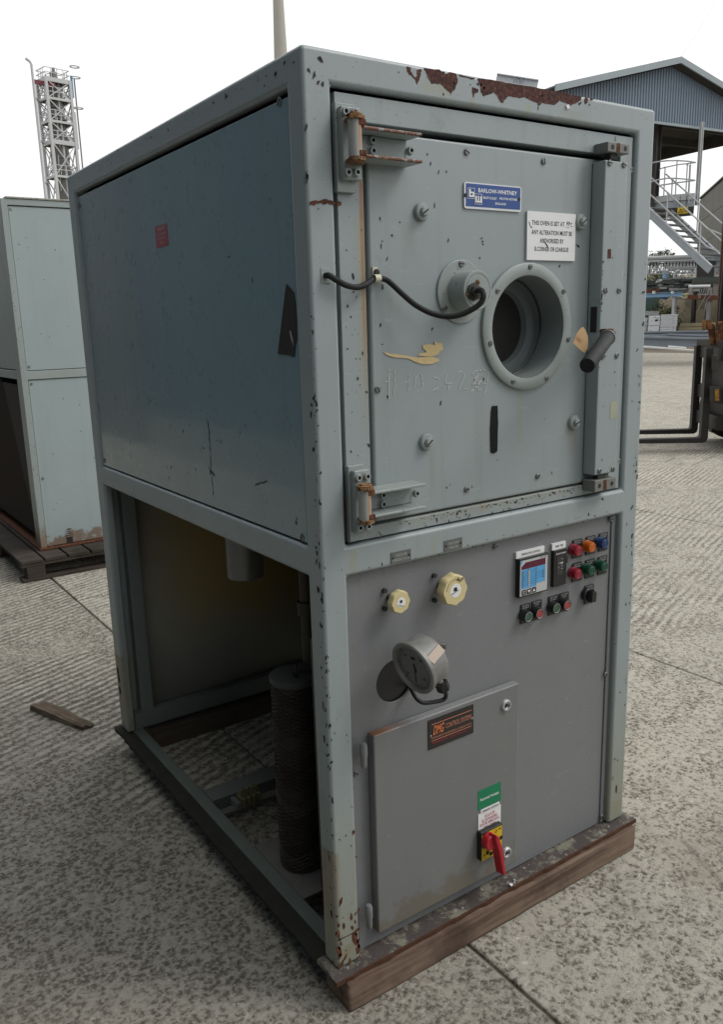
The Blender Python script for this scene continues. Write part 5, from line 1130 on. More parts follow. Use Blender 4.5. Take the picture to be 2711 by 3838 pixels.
# hinges
def hinge(z_, plate, lugs, barrel, ch, bolts, abolts, shim, rz):
    h = thing('hinge', 'x', 'x'); h.parent = oven; del h['label'], h['category']
    x0, x1, z0, z1 = plate
    MB().box(x0 - .004, x1 - .003, -.003, .0098, z0 - .02, z1 + .008).build('shim_plate', 'hardware', h, bevel=.0015)
    MB().box(x0, x1, -.018, -.0032, z0, z1).build('mounting_block', 'hardware', h, bevel=.003)
    bx, by = barrel[0], -.046
    for zl in lugs:
        MB().slab([(x0 + .006, -.0182, zl - .0035), (x1 + .004, -.0182, zl - .0035), (bx + .022, by + .004, zl - .0035), (bx + .014, by - .013, zl - .0035), (bx - .004, by - .018, zl - .0035), (bx - .016, by - .010, zl - .0035)], (0, 0, .007)).build('lug', 'rustorange', h, bevel=.001)
    zb0, zb1 = lugs[0] + .0037, lugs[1] - .0037
    MB().lathe((bx, by, zb0), (0, 0, 1), [(.0125, .0), (.0125, zb1 - zb0)], 20).build('hinge_barrel', paint('barrel_paint', (.36, .37, .345), .45, stains=((bx + .003, .006, zb0 - .03, zb1 + .02, (.36, .15, .03), 1.0),)), h, smooth=40)
    for zc in (zb0, zb1 - .010):
        MB().box(bx + .001, bx + .016, by - .0135, by + .010, zc + .0005, zc + .0105).build('rusty_collar', 'rust', h, bevel=.001)
    MB().lathe((bx, by, lugs[1] + .0036), (0, 0, 1), [(.015, 0), (.015, .002), (.010, .003), (.009, .0055), (.0001, .006)], 18).build('pin_head', 'rustorange', h, smooth=35)
    cx0, cx1, cz0, cz1 = ch
    c = MB(); c.box(cx0, cx1 - .006, .002, .0125, cz0 + .0062, cz1 - .0062)
    c.box(cx0 - .002, cx1, -.040, .0125, cz0, cz0 + .006); c.box(cx0 - .002, cx1, -.040, .0125, cz1 - .006, cz1)
    c.build('hinge_arm', 'hinge' if rz > .5 else 'hardware', h, bevel=.0022)
    for L, yy, yb in ((bolts, -.0265, -.018), (abolts, -.0065, .002)):
        for X, Y in L:
            x, z = fr(z_, X, Y, yy); cpt = V((x, yb, z))
            o = MB().lathe(cpt, wn, [(.0088, 0), (.0088, .002), (.0072, .0021), (.0072, .0085), (.0066, .0092), (.0038, .0092), (.0036, .005), (.0001, .005)], 14).build('bolt', 'hardware', h, smooth=35)
            MB().lathe(cpt, wn, [(.0037, .0086), (.0034, .0055), (.0001, .0054)], 6).build('socket', 'dark', o, smooth=0)
p0 = fr('a', 567, 600, -.018); p1 = fr('a', 727, 1170, -.018)
lz = [fr('a', 690, 1005, -.05)[1], fr('a', 690, 690, -.05)[1]]
bx = fr('a', 686, 850, -.052)[0]
hinge('a', (p0[0], p1[0], p1[1], fr('a', 570, 595, -.018)[1]), lz, (bx,), (.103, .2385, fr('a', 960, 1000, -.04)[1] - .003, fr('a', 960, 790, -.04)[1] + .003),
      ((605, 640), (675, 648), (625, 1105), (695, 1105)), ((812, 862), (815, 942), (1103, 940)), 0, .8)
p0 = fr('s', 415, 215, -.018); p1 = fr('s', 620, 940, -.018)
lz = [fr('s', 600, 830, -.055)[1], fr('s', 590, 430, -.055)[1]]
bx2 = fr('s', 568, 620, -.052)[0]
hinge('s', (p0[0], p1[0], p1[1], p0[1]), lz, (bx2,), (.103, .2385, fr('s', 980, 710, -.04)[1] - .003, fr('s', 980, 430, -.04)[1] + .003),
      ((480, 297), (585, 280), (495, 905), (598, 888)), ((775, 508), (778, 617), (1187, 487)), 0, .35)

# latch bar with catch blocks and handle
lb = thing('latch_bar', 'x', 'x'); lb.parent = oven; del lb['label'], lb['category']
YB = -.026
lx0, lz1 = fr('b', 1160, 1010, YB); lx1 = fr('b', 1330, 1025, YB)[0]; lz0 = fr('e', 1440, 388, YB)[1]
MB().box(lx0, lx1, YB, .0122, lz0, lz1).build('latch_cover', 'leaf', lb, bevel=.003)
for z_, X, Y in (('b', 1192, 1035), ('b', 1300, 1050), ('d', 1325, 437), ('d', 1442, 437), ('d', 1303, 1010), ('d', 1422, 1003), ('e', 1408, 375), ('e', 1480, 365)):
    x, z = fr(z_, X, Y, YB - .001); screw(lb, (x, YB, z), wn, .0072, .0035, name='cover_screw')
x, z = fr('d', 1357, 122, YB); MB().slab([(x - .006, YB - .0002, z - .010), (x + .006, YB - .0002, z - .009), (x + .005, YB - .0002, z + .012), (x - .006, YB - .0002, z + .011)], (0, -.0006, 0)).build('bare_patch', 'rustpatch', lb, smooth=0)
sl = [fr('d', X, Y, -.008) for X, Y in ((1222, 580), (1255, 585), (1245, 800), (1215, 800))]
MB().box(lx0 - .0015, lx0 - .0002, -.016, .002, sl[2][1], sl[0][1]).build('lever_slot', 'dark', lb, smooth=0)
chips = MB()
for i in range(22): chip((lx0 + random.uniform(.001, .004), YB - .0006, random.uniform(1.3, 1.55)), EX, EZ, random.uniform(.001, .003), 1.6)
for i in range(10): chip((random.uniform(lx0, lx1), YB - .0006, random.uniform(lz0, lz1)), EX, EZ, random.uniform(.001, .0028), 1.6)
chips.build('cover_chips', 'dark', lb, smooth=0, fix=False, kind='stuff')
sx, sz = fr('e', 1485, 50, YB); MB().box(sx - .014, sx + .013, YB - .0006, YB - .0001, sz - .022, sz + .02).build('adhesive_stain', flat('adhesive_stain', (.36, .37, .28), .5), lb, smooth=0)
for nm, (xa, za), (xb, zb) in (('top', fr('b', 1178, 870, -.030), fr('b', 1340, 970, -.030)), ('bot', fr('e', 1385, 427, -.030), fr('e', 1495, 466, -.030))):
    o = MB().box(xa, xb, -.030, .0098, min(za, zb), max(za, zb)).build('catch_block', M.setdefault('catch', paint('grimy_catch_paint', (.17, .175, .16), .5, grime=.7, fleck=1.0)), oven, bevel=.002)
    zm = (za + zb) / 2
    for t in (.22, .80):
        xx = xa + (xb - xa) * t; MB().lathe((xx, -.0301, zm), wn, [(.0058, .0002), (.0001, .00025)], 14).build('hole', 'dark', o, smooth=0)
    xx = xa + (xb - xa) * .47; MB().box(xx - .005, xx + .006, -.0308, -.0302, min(za, zb) + .001, max(za, zb) - .001).build('rust_streak', 'rust', o, smooth=0)
    zt = max(za, zb) if nm == 'bot' else min(za, zb)
    MB().box(xa + .02, xb - .03, -.022, -.004, zt - .014 if nm == 'top' else zt, zt if nm == 'top' else zt + .014).build('latch_tongue', 'darkmetal', o, bevel=.002)
hx, hz = fr('d', 1335, 855, -.075); ex_, ez_ = fr('d', 1165, 1090, -.185)
hp, he = V((hx, -.075, hz)), V((ex_, -.185, ez_)); hd = (he - hp).normalized()
hl = thing('door_handle', 'x', 'x'); hl.parent = oven; del hl['label'], hl['category']
MB().lathe(hp, hd, [(.0001, -.006), (.013, -.006), (.0165, 0), (.0165, (he - hp).length - .003), (.0150, (he - hp).length), (.0001, (he - hp).length)], 24).build('grip', 'blackrub', hl, smooth=35)
MB().lathe(hp - hd * .004, hd, [(.0001, -.012), (.017, -.012), (.0185, -.008), (.0185, -.001), (.014, .001)], 20).build('collar', 'screw', hl, smooth=35)
sxx, szz = fr('d', 1235, 810, -.008)
MB().bar((sxx, -.010, szz), (sxx + .004, -.055, szz + .001), .012, .020).bar((sxx + .002, -.055, szz), hp + V((.002, .004, 0)), .010, .020, (0, -1, 0)).build('lever', 'rust', hl, bevel=.002)

# probe housing on the door with cable
pb = thing('probe_housing', 'x', 'x'); pb.parent = oven; del pb['label'], pb['category']
px_, pz_ = fr('c', 1075, 495, .010); pc = (px_, .013, pz_)
MB().lathe(pc, wn, [(.0655, 0), (.0655, .003), (.064, .0042), (.0001, .0042)], 48).build('flange', 'hardware', pb, smooth=35)
cx_, cz_ = fr('c', 1182, 487, -.040); cc2 = V((px_ + .001, .0088, pz_ + .001))
MB().lathe(cc2, wn, [(.0400, 0), (.0400, .048), (.0385, .0500), (.0340, .0500), (.0335, .0490), (.0330, .0490), (.0320, .0505), (.0001, .0505)], 44).build('drum', 'hardware', pb, smooth=35)
ce = cc2 + V((0, -.0507, 0))
for X, Y in ((1203, 420), (1130, 508), (1210, 530)):
    x, z = fr('c', X, Y, -.044); screw(pb, (x, ce.y, z), wn, .0055, .003, name='cap_screw', mat='rustorange')
for X, Y in ((1080, 280), (952, 622)):
    x, z = fr('c', X, Y, .007); screw(pb, (x, .0087, z), wn, .0075, .003, name='flange_screw')
gx, gz = fr('c', 1190, 492, -.052); gp = V((gx, ce.y, gz))
MB().lathe(gp, wn, [(.018, 0), (.018, .004), (.013, .006), (.013, .013), (.008, .016), (.0001, .016)], 8).build('gland', 'darkmetal', pb, smooth=25)
CP = []
for z_, X, Y, y in (('c', 42, 372, -.001), ('c', 70, 372, -.012), ('c', 130, 408, -.015), ('c', 200, 445, -.014), ('c', 280, 460, -.012), ('c', 345, 440, -.010), ('c', 400, 402, .004), ('c', 437, 392, .004), ('c', 490, 398, .003), ('c', 540, 430, -.004), ('c', 620, 505, -.015), ('c', 720, 590, -.022), ('c', 830, 650, -.032), ('c', 930, 678, -.045), ('c', 1010, 680, -.058), ('c', 1090, 660, -.070), ('c', 1170, 620, -.082), ('c', 1225, 575, -.090), ('c', 1243, 530, -.092), ('c', 1240, 500, -.088), ('c', 1225, 482, -.076), ('c', 1200, 488, -.060)):
    x, z = fr(z_, X, Y, y); CP.append(V((x, y, z)))
def smooth_path(P, n=5):
    out = []
    for i in range(len(P) - 1):
        p0, p1, p2, p3 = P[max(i - 1, 0)], P[i], P[i + 1], P[min(i + 2, len(P) - 1)]
        for k in range(n):
            t = k / n
            out.append(.5 * ((2 * p1) + (p2 - p0) * t + (2 * p0 - 5 * p1 + 4 * p2 - p3) * t * t + (3 * p1 - p0 - 3 * p2 + p3) * t ** 3))
    return out + [P[-1]]
MB().tube(smooth_path(CP), .0058, 10).build('cable', 'blackrub', oven, smooth=60)
x, z = fr('c', 42, 372, 0); MB().box(x - .011, x + .010, -.0015, .0005, z - .014, z + .014).build('cable_entry', 'hardware', oven, bevel=.001)
kx, kz = fr('c', 437, 392, .002); MB().lathe((kx - .007, .004, kz), (1, 0, .05), [(.0074, 0), (.0074, .014), (.0060, .014)], 14).box(kx - .006, kx + .006, .0085, .0128, kz - .002, kz + .022).build('cable_clip', flat('cream_clip', (.62, .58, .46), .5), oven, smooth=40)
x, z = fr('c', 425, 348, .010); screw(oven, (x, .0085, z), wn, .007, .004, name='clip_screw', mat='darkmetal')

# plates on the door
def fplate(name, mat, x0, x1, z0, z1, y, th, parent=oven, bevel=.0, rnd=0.0):
    if rnd:
        P = []
        for cx, cz, a0 in ((x1 - rnd, z0 + rnd, -90), (x1 - rnd, z1 - rnd, 0), (x0 + rnd, z1 - rnd, 90), (x0 + rnd, z0 + rnd, 180)):
            for k in range(4):
                t = math.radians(a0 + k * 30); P.append((cx + rnd * math.cos(t), y, cz + rnd * math.sin(t)))
        return MB().slab(P, (0, -th, 0)).build(name, mat, parent, smooth=0, bevel=bevel)
    return MB().box(x0, x1, y - th, y, z0, z1).build(name, mat, parent, smooth=0, bevel=bevel)
a, b_ = fr('b', 82, 1178, .011), fr('b', 515, 1410, .011)
npl = fplate('name_plate', 'alu', a[0], b_[0], b_[1], a[1], .0128, .0025, rnd=.005)
nx0, nx1, nz0, nz1 = a[0] + .0045, b_[0] - .0035, b_[1] + .0045, a[1] - .0025
fplate('enamel_field', 'blue', nx0, nx1, nz0, nz1, .0102, .0004, npl)
yl = .0096
P3 = lambda X, Y: fr('p', X, Y, yl)
def ptext(s, X0, X1, Y0, Y1, z_, y, mat, parent, **k):       # text whose box is read off the photograph (middle height of its ends)
    xa, za = fr(z_, X0, Y0, y); xb, zb = fr(z_, X1, Y1, y); return xa, za, xb, zb
xa, zc = P3(222, 182); xb, _ = P3(722, 210); ftext('BARLOW-WHITNEY', (xa + xb) / 2, zc - .0042, xb - xa, .0084, yl, 'white', npl)
xa, zc = P3(288, 278); xb, _ = P3(462, 280); ftext('BLETCHLEY', (xa + xb) / 2, zc - .0024, xb - xa, .0048, yl, 'white', npl)
xa, zc = P3(498, 290); xb, _ = P3(724, 303); ftext('MILTON KEYNES', (xa + xb) / 2, zc - .0022, xb - xa, .0048, yl, 'white', npl)
xa, zc = P3(442, 355); xb, _ = P3(582, 360); ftext('ENGLAND', (xa + xb) / 2, zc - .0022, xb - xa, .0046, yl, 'white', npl)
def outline(mb, x0, x1, z0, z1, y, t):
    mb.box(x0, x1, y - .0002, y, z0, z0 + t); mb.box(x0, x1, y - .0002, y, z1 - t, z1); mb.box(x0, x0 + t, y - .0002, y, z0 + t, z1 - t); mb.box(x1 - t, x1, y - .0002, y, z0 + t, z1 - t)
lg = MB()
bx0, bz1 = P3(85, 148); bx1, bz0 = P3(176, 295); outline(lg, bx0, bx1, bz0, bz1, yl, .0008)
wx0, wz1 = P3(174, 226); wx1, wz0 = P3(268, 368); outline(lg, wx0, wx1, wz0, wz1, yl - .0003, .0008)
def strokes(mb, segs, y):
    for x0, x1, z0, z1 in segs: mb.box(x0, x1, y - .0004, y, z0, z1)
u = bx1 - bx0; v_ = bz1 - bz0
strokes(lg, ((bx0 + .12 * u, bx0 + .36 * u, bz0 + .14 * v_, bz1 - .12 * v_), (bx0 + .361 * u, bx0 + .86 * u, bz0 + .14 * v_, bz0 + .30 * v_), (bx0 + .361 * u, bx0 + .86 * u, bz0 + .50 * v_, bz0 + .64 * v_), (bx0 + .64 * u, bx0 + .86 * u, bz0 + .301 * v_, bz0 + .499 * v_)), yl - .0008)
u = wx1 - wx0; v_ = wz1 - wz0
strokes(lg, ((wx0 + .06 * u, wx0 + .26 * u, wz0 + .16 * v_, wz1 - .22 * v_), (wx0 + .40 * u, wx0 + .58 * u, wz0 + .32 * v_, wz1 - .22 * v_), (wx0 + .72 * u, wx0 + .92 * u, wz0 + .16 * v_, wz1 - .22 * v_), (wx0 + .261 * u, wx0 + .719 * u, wz0 + .16 * v_, wz0 + .319 * v_)), yl - .0008)
lg.build('emblem', 'white', npl, smooth=0, fix=False)
for X, Y in ((55, 247), (750, 300)):
    x, z = P3(X, Y); MB().lathe((x, .0101, z), wn, [(.0042, 0), (.0036, .0012), (.0001, .0014)], 12).build('rivet', 'dark', npl)

a, b_ = fr('p', 858, 450, .009), fr('p', 1468, 1100, .009)
ntc = fplate('notice_plate', 'white', a[0], b_[0], b_[1], fr('p', 1160, 470, .009)[1], .0128, .004)
yl = .0086
for s, X0, Y0, X1, Y1, h in (('THIS OVEN IS SET AT', 915, 600, 1338, 625, .0098), ('°C', 1405, 630, 1438, 632, .0098), ('ANY ALTERATION MUST BE', 910, 722, 1435, 748, .0098), ('AUTHORISED BY', 1018, 835, 1326, 846, .0098), ('B.CORNER OR I.DARGUE', 950, 940, 1388, 955, .0098)):
    xa, z0 = fr('p', X0, Y0, yl); xb, z1 = fr('p', X1, Y1, yl)
    ftext(s, (xa + xb) / 2, (z0 + z1) / 2 - h / 2, xb - xa, h, yl, 'dark', ntc)
xa, z0 = fr('p', 1358, 612, yl); xb, _ = fr('p', 1400, 615, yl); ftext('90', (xa + xb) / 2, z0 - .005, xb - xa, .0095, yl, 'dark', ntc, 'handwriting', .25)
ul = MB(); ul.box(xa - .001, xb + .001, yl - .0002, yl, z0 - .0088, z0 - .0080)
for L in (((872, 585), (885, 600), (895, 640), (925, 670), (905, 668), (888, 640)), ((1045, 798), (1062, 820), (1125, 905), (1118, 925), (1085, 870))):
    ul.slab([(x, yl, z) for x, z in [fr('p', X, Y, yl) for X, Y in L]], (0, -.0003, 0))
ul.build('scratch', 'dark', ntc, smooth=0)

# dark strip, torn paper and chalk on the door
sl = [fr('e', X, Y, .013) for X, Y in ((838, 32), (868, 28), (872, 120), (867, 270), (850, 282), (833, 278), (830, 150), (834, 80))]
plate_on('dark_tape_strip', flat('dark_green_black_tape', (.008, .009, .008), .7, spec=.2), jag(sl, .0006, 3), .0129, .0007)
pp1 = [fr('c', X, Y, .013) for X, Y in ((482, 948), (540, 965), (620, 975), (690, 985), (745, 995), (800, 990), (850, 985), (905, 1005), (900, 1025), (855, 1042), (780, 1044), (735, 1030), (690, 1010), (650, 998), (560, 992), (505, 972))]
pp2 = [fr('c', X, Y, .013) for X, Y in ((780, 900), (830, 893), (872, 900), (868, 868), (890, 880), (925, 885), (935, 930), (905, 950), (905, 965), (850, 985), (790, 985), (745, 978), (760, 960), (810, 952), (800, 935), (782, 925))]
plate_on('torn_paper', 'paper', jag(pp1, .001, 2), .0129, .0006); plate_on('torn_paper', 'paper', jag(pp2, .001, 2), .0126, .0006)
stn = [fr('c', X, Y, .013) for X, Y in ((730, 880), (960, 880), (1080, 905), (1080, 930), (940, 960), (910, 1030), (700, 1030), (650, 990), (740, 950))]
ck = MB()
def stroke(L, wd=.0017):
    pts = [V((x, .0128, z)) for x, z in [fr('c', X, Y, .013) for X, Y in L]]
    for i in range(len(pts) - 1):
        d = (pts[i + 1] - pts[i])
        n_ = max(1, int(d.length / .004))
        for k in range(n_):
            if random.random() < .8:
                a = pts[i] + d * (k / n_); b = pts[i] + d * ((k + .9) / n_); ck.bar(a + V((random.uniform(-.0004, .0004), 0, 0)), b, wd * random.uniform(.5, 1.1), .0002, (0, -1, 0))
for L in ([(527, 1080), (525, 1180), (524, 1310)], [(568, 1090), (566, 1200), (562, 1280)], [(492, 1178), (530, 1172)], [(680, 1120), (676, 1250)], [(650, 1178), (680, 1170)], [(720, 1215), (726, 1150), (748, 1118), (772, 1122), (782, 1180), (775, 1235), (740, 1248)],
          [(868, 1145), (900, 1150), (912, 1185), (895, 1225), (850, 1245)], [(972, 1120), (952, 1150), (955, 1190), (1010, 1186)], [(985, 1190), (978, 1240)], [(1048, 1110), (1070, 1095), (1095, 1110), (1098, 1135), (1058, 1228)], [(1092, 1230), (1135, 1234)],
          [(1160, 1120), (1180, 1095), (1225, 1088), (1170, 1160), (1230, 1120), (1160, 1200), (1235, 1165), (1165, 1230), (1215, 1190), (1150, 1250), (1230, 1235), (1190, 1215)], [(1240, 1085), (1282, 1108), (1275, 1170), (1242, 1295)], [(1238, 1195), (1278, 1188)]):
    stroke(L)
ck.build('chalk_writing', 'chalk', oven, smooth=0, fix=False, kind='stuff')

# engraved labels on the middle rail
for (z_, c1, c2), lines in (((('e'), (303, 826), (408, 825)), ('VACUUM', 'BREAKING VALVE')), ((('e'), (585, 763), (680, 762)), ('VACUUM', 'VALVE'))):
    xa, zc = fr(z_, *c1); xb, zd = fr(z_, *c2); zc = (zc + zd) / 2
    o = fplate('engraved_label', 'plate', xa, xb, zc - .0125, zc + .0125, -.0002, .0015)
    ftext(lines[0], (xa + xb) / 2, zc + .0015, .030, .0060, -.0019, 'greyprint', o); ftext(lines[1], (xa + xb) / 2, zc - .0085, .044 if len(lines[1]) > 6 else .026, .0060, -.0019, 'greyprint', o)
    for xx in (xa + .005, xb - .005): MB().lathe((xx, -.0017, zc), wn, [(.0028, 0), (.002, .0012), (.0001, .0014)], 10).build('rivet', 'dark', o)

# lower control panel
PY = .020
gh = fr('g', 485, 1355, PY)
cp = holed_plate(.0645, .9240, .002, .9125, PY, (gh[0], gh[1], .0495), .003)
cp.build('control_panel', 'hammer', oven, bevel=.001, merge=True, fix=False, solid=.003)
MB().box(.9085, .9243, PY - .0045, PY - .0002, .004, .910).build('panel_flange', 'hammer', oven, bevel=.002)
for z_, X, Y in (('e', 858, 775), ('e', 1470, 628), ('h', 1413, 680), ('h', 55, 442), ('v', 1360, 1512)):
    x, z = fr(z_, X, Y, PY - .006 if X in (1470, 1413, 1360) else PY - .003); screw(oven, (x, PY - .0045 if X in (1470, 1413, 1360) else PY, z), wn, .007, .004, name='panel_screw')
# two fluted valve knobs
def knob(z_, X, Y, r, yc, sn, txt):
    k = thing('valve_knob', 'x', 'x'); k.parent = oven; del k['label'], k['category']
    x, z = fr(z_, X, Y, yc); c = V((x, yc, z)); n = 64; dep = r * .62; b = MB(); vs = []
    for h, sc2 in ((0, .90), (.003, .965), (dep * .8, 1.0), (dep, .93)):
        for i in range(n):
            t = 2 * PI * i / n; lob = .972 + .028 * max(-1, min(1, 2.5 * math.cos(8 * t))); rr = r * lob * sc2
            vs.append(c + V((math.cos(t) * rr, h, math.sin(t) * rr)))
    b.add(vs, [(r_ * n + i, r_ * n + (i + 1) % n, (r_ + 1) * n + (i + 1) % n, (r_ + 1) * n + i) for r_ in range(3) for i in range(n)] + [tuple(range(n)), tuple(range(3 * n, 4 * n))])
    b.build('handwheel', 'cream', k, smooth=40)
    MB().lathe(c, wn, [(r * .42, -.0003), (r * .42, .0004), (.0001, .0006)], 24).build('badge', 'white', k)
    MB().box(x - r * .14, x + r * .10, yc - .0012, yc - .0008, z - r * .02, z + r * .2).build('badge_mark', 'dark', k, smooth=0)
    text(txt, (x - r * .30, yc - .0012, z - r * .24), V((.94, 0, .34 * sn)), V((-.34 * sn, 0, .94)), r * .60, r * .12, 'dark', k)
    MB().cyl((x, yc + dep, z), (x, PY, z), r * .34, 16).build('stem', 'darkmetal', k)
    for dz in (r * .75, -r * .8):
        MB().cyl((x - r * .6, PY - .008, z + dz), (x - r * .6, PY, z + dz), .0055, 8).build('stud', 'darkmetal', k)
    return x, z, k
knob('g', 553, 562, .0262, -.022, -1, 'Speedivalve')
kx, kz, kk = knob('g', 1105, 442, .0375, -.030, 1, 'Speedivalve')
text('CLOSE', (kx + .010, -.0306, kz + .016), V((.9, 0, .43)), V((-.43, 0, .9)), .016, .006, 'dark', kk, 'handwriting')
ar = MB()
for i in range(9):
    t = math.radians(175 - i * 14); t2 = math.radians(175 - (i + 1) * 14)
    ar.bar((kx + .026 * math.cos(t), -.0306, kz + .026 * math.sin(t)), (kx + .026 * math.cos(t2), -.0306, kz + .026 * math.sin(t2)), .0006, .0003, (0, -1, 0))
tp = V((kx + .009, -.0306, kz + .0225))
for dx, dz in ((-.006, .002), (-.001, .007)): ar.bar(tp, tp + V((dx, 0, dz)), .0018, .0004, (0, -1, 0))
ar.build('arrow_mark', 'dark', kk, smooth=0, fix=False)

# pressure gauge dangling by its capillary in front of its hole
gg = thing('pressure_gauge', 'x', 'x'); gg.parent = oven; del gg['label'], gg['category']
gfx, gfz = fr('g', 676, 1228, -.070); gf = V((gfx, -.070, gfz)); GS = .90
tc = (V((CAM.x, CAM.y, CAM.z - GZ)) - gf).normalized(); rr_ = tc.cross(V((0, 0, 1))).normalized() * -1; uu = rr_.cross(tc) * -1
if uu.z < 0: uu = -uu
if rr_.x < 0: rr_ = -rr_
gn = (tc * .53 + (rr_ * -.82 + uu * -.57).normalized() * .848).normalized()
MB().lathe(gf, gn, [(r_ * GS, h_) for r_, h_ in ((.0001, -.056), (.054, -.056), (.060, -.050), (.0615, -.044), (.0615, -.010), (.0665, -.008), (.0675, -.002), (.0675, .002), (.0645, .0045), (.058, .0045), (.056, -.001), (.0555, -.004))], 48).build('gauge_case', 'silver', gg, smooth=35)
MB().disc(gf - gn * .0042, gn, .0558 * GS, 40).build('dial', 'dial', gg, smooth=0)
gu = (V((0, 0, 1)) - gn * gn.z).normalized(); gr_ = gu.cross(gn)
tk = MB()
for i in range(25):
    t = math.radians(225 - i * 270 / 24); d = gr_ * math.cos(t) + gu * math.sin(t); tk.bar(gf + d * .041 - gn * .0038, gf + d * (.0455 if i % 4 else .048) - gn * .0038, .0010 if i % 4 else .0018, .0003, gn)
tk.obox(gf + gu * .022 - gn * .0038, gr_ * .006, gu * .0035, gn * .0002)
tk.build('dial_marks', 'dark', gg, smooth=0, fix=False)
for i, s in enumerate(('0', '10', '20', '30')):
    t = math.radians(225 - i * 90); d = gr_ * math.cos(t) + gu * math.sin(t)
    text(s, gf + d * .033 - gn * .0037 - gr_ * .005 - gu * .003, gr_, gu, .006 if i == 0 else .010, .0065, 'dark', gg, 'numeral')
MB().bar(gf - gn * .0030 - gu * .012 + gr_ * .002, gf - gn * .0030 + gu * .008 - gr_ * .001, .0045, .0006, gn).bar(gf - gn * .003 - gu * .040 - gr_ * .004, gf - gn * .003, .0016, .0005, gn).build('needle', 'dark', gg, smooth=0)
def on_case(X, Y):                                   # point of the round case wall seen at this place of the photograph
    C_ = V((CAM.x, CAM.y, CAM.z - GZ)); d_ = ray(*px('g', X, Y)).normalized(); w0 = C_ - gf
    dp, wp = d_ - gn * d_.dot(gn), w0 - gn * w0.dot(gn); R_ = .0615 * GS + .0012
    A_, B_, Cc = dp.dot(dp), 2 * dp.dot(wp), wp.dot(wp) - R_ * R_; disc = max(0, B_ * B_ - 4 * A_ * Cc)
    p_ = C_ + d_ * ((-B_ - math.sqrt(disc)) / (2 * A_)); r_ = p_ - gf; r_ -= gn * r_.dot(gn); return p_, r_.normalized()
(b0, r0_), (b1, r1_) = on_case(842, 1158), on_case(955, 1025)
MB().bar(b0 + r0_ * .002, b1 + r1_ * .004, .021, .003, (r0_ + r1_)).build('bracket', flat('copper_bracket', (.40, .33, .27), .5, .3), gg, bevel=.001)
x, z = fr('g', 992, 995, -.030); MB().cyl((x, -.036, z), (x - .012, -.020, z + .002), .0075, 10).build('bracket_bolt', 'screw', gg, smooth=35)
cpts = []
for X, Y, y in ((940, 1335, -.050), (955, 1375, -.052), (985, 1440, -.052), (1008, 1495, -.050), (985, 1545, -.046), (900, 1568, -.040), (790, 1580, -.034), (735, 1560, -.026), (690, 1510, -.014), (660, 1450, .004), (640, 1410, .03), (620, 1390, .06)):
    x, z = fr('g', X, Y, y); cpts.append(V((x, y, z)))
MB().tube(smooth_path(cpts[2:]), .0048, 10).build('capillary_tube', 'black', gg, smooth=60)
MB().cyl(cpts[0], cpts[1], .006, 10).build('union', 'steel', gg, smooth=35)
MB().cyl(cpts[1], cpts[2], .0155, 6).build('gland_nut', 'black', gg, smooth=20)

# temperature controller, trip unit and their labels
tcu = thing('temperature_controller', 'x', 'x'); tcu.parent = oven; del tcu['label'], tcu['category']
FY = .006
q0 = fr('z', 340, 470, FY); q1 = fr('z', 1040, 300, FY); q2 = fr('z', 1040, 1215, FY); q3 = fr('z', 345, 1400, FY)
cx0, cx1 = q0[0], q2[0]; cz1 = (q0[1] + q1[1]) / 2; cz0 = (q2[1] + q3[1]) / 2
MB().box(cx0 - .001, cx1 + .001, FY, PY - .0004, cz0 - .003, cz1 + .002).build('bezel', 'black', tcu, bevel=.0015)
def zf(X, Y, y=FY): return fr('z', X, Y, y)
def quadz(mb, X0, Y0, X1, Y1, y, th=.0003):            # axis aligned rectangle from two image corners
    (xa, za), (xb, zb) = zf(X0, Y0, y), zf(X1, Y1, y); mb.box(min(xa, xb), max(xa, xb), y - th, y, min(za, zb), max(za, zb)); return mb
fplate('face', 'facegrey', cx0 + .001, cx1 - .003, cz0 + .001, cz1 - .003, FY - .0001, .0006, tcu)
y1 = FY - .0008
mz = zf(375, 720)[1]; mz2 = zf(980, 400)[1]; mx0, mx1 = zf(372, 700)[0], zf(980, 500)[0]
MB().slab([(mx0, y1, mz), (mx1, y1, mz), (mx1, y1, mz2), (mx0 + .014, y1, mz2), (mx0, y1, mz + (mz2 - mz) * .42)], (0, -.0003, 0)).build('display_window', 'maroon', tcu, smooth=0)
bz0 = zf(375, 1210)[1]; bxm = zf(740, 900)[0]; bz2 = zf(740, 1050)[1]
MB().box(mx0, bxm, y1 - .0003, y1, bz0, mz - .0004).box(bxm + .0003, mx1, y1 - .0003, y1, bz2, mz - .0004).build('legend_field', 'lcdblue', tcu, smooth=0, fix=False)
ln = MB(); y2 = y1 - .0005
for i in range(7):
    zz = mz - .006 - i * .0058; ln.box(mx0 + .001, bxm - .001, y2 - .0002, y2, zz, zz + .0005)
    ln.box(mx0 + .0015, mx0 + .0015 + random.uniform(.004, .010), y2 - .0002, y2, zz - .0028, zz - .0014)
for i in range(4):
    zz = mz - .014 - i * .0052; ln.box(bxm + .001, mx1 - .001, y2 - .0002, y2, zz, zz + .0004)
    ln.box(mx1 - .009, mx1 - .006, y2 - .0002, y2, zz - .003, zz - .001)
ln.box(bxm - .0003, bxm + .0004, y2 - .0002, y2, bz0, mz)
ln.build('legend_lines', flat('dark_blue_print', (.03, .05, .14), .5), tcu, smooth=0, fix=False)
am = (mx0 + bxm) / 2
MB().slab([(am - .003, y2 - .0004, bz0 + .006), (am + .003, y2 - .0004, bz0 + .006), (am + .003, y2 - .0004, mz - .006), (am, y2 - .0004, mz - .0015), (am - .003, y2 - .0004, mz - .006)], (0, -.0002, 0)).build('scale_arrow', 'facegrey', tcu, smooth=0)
d = MB()
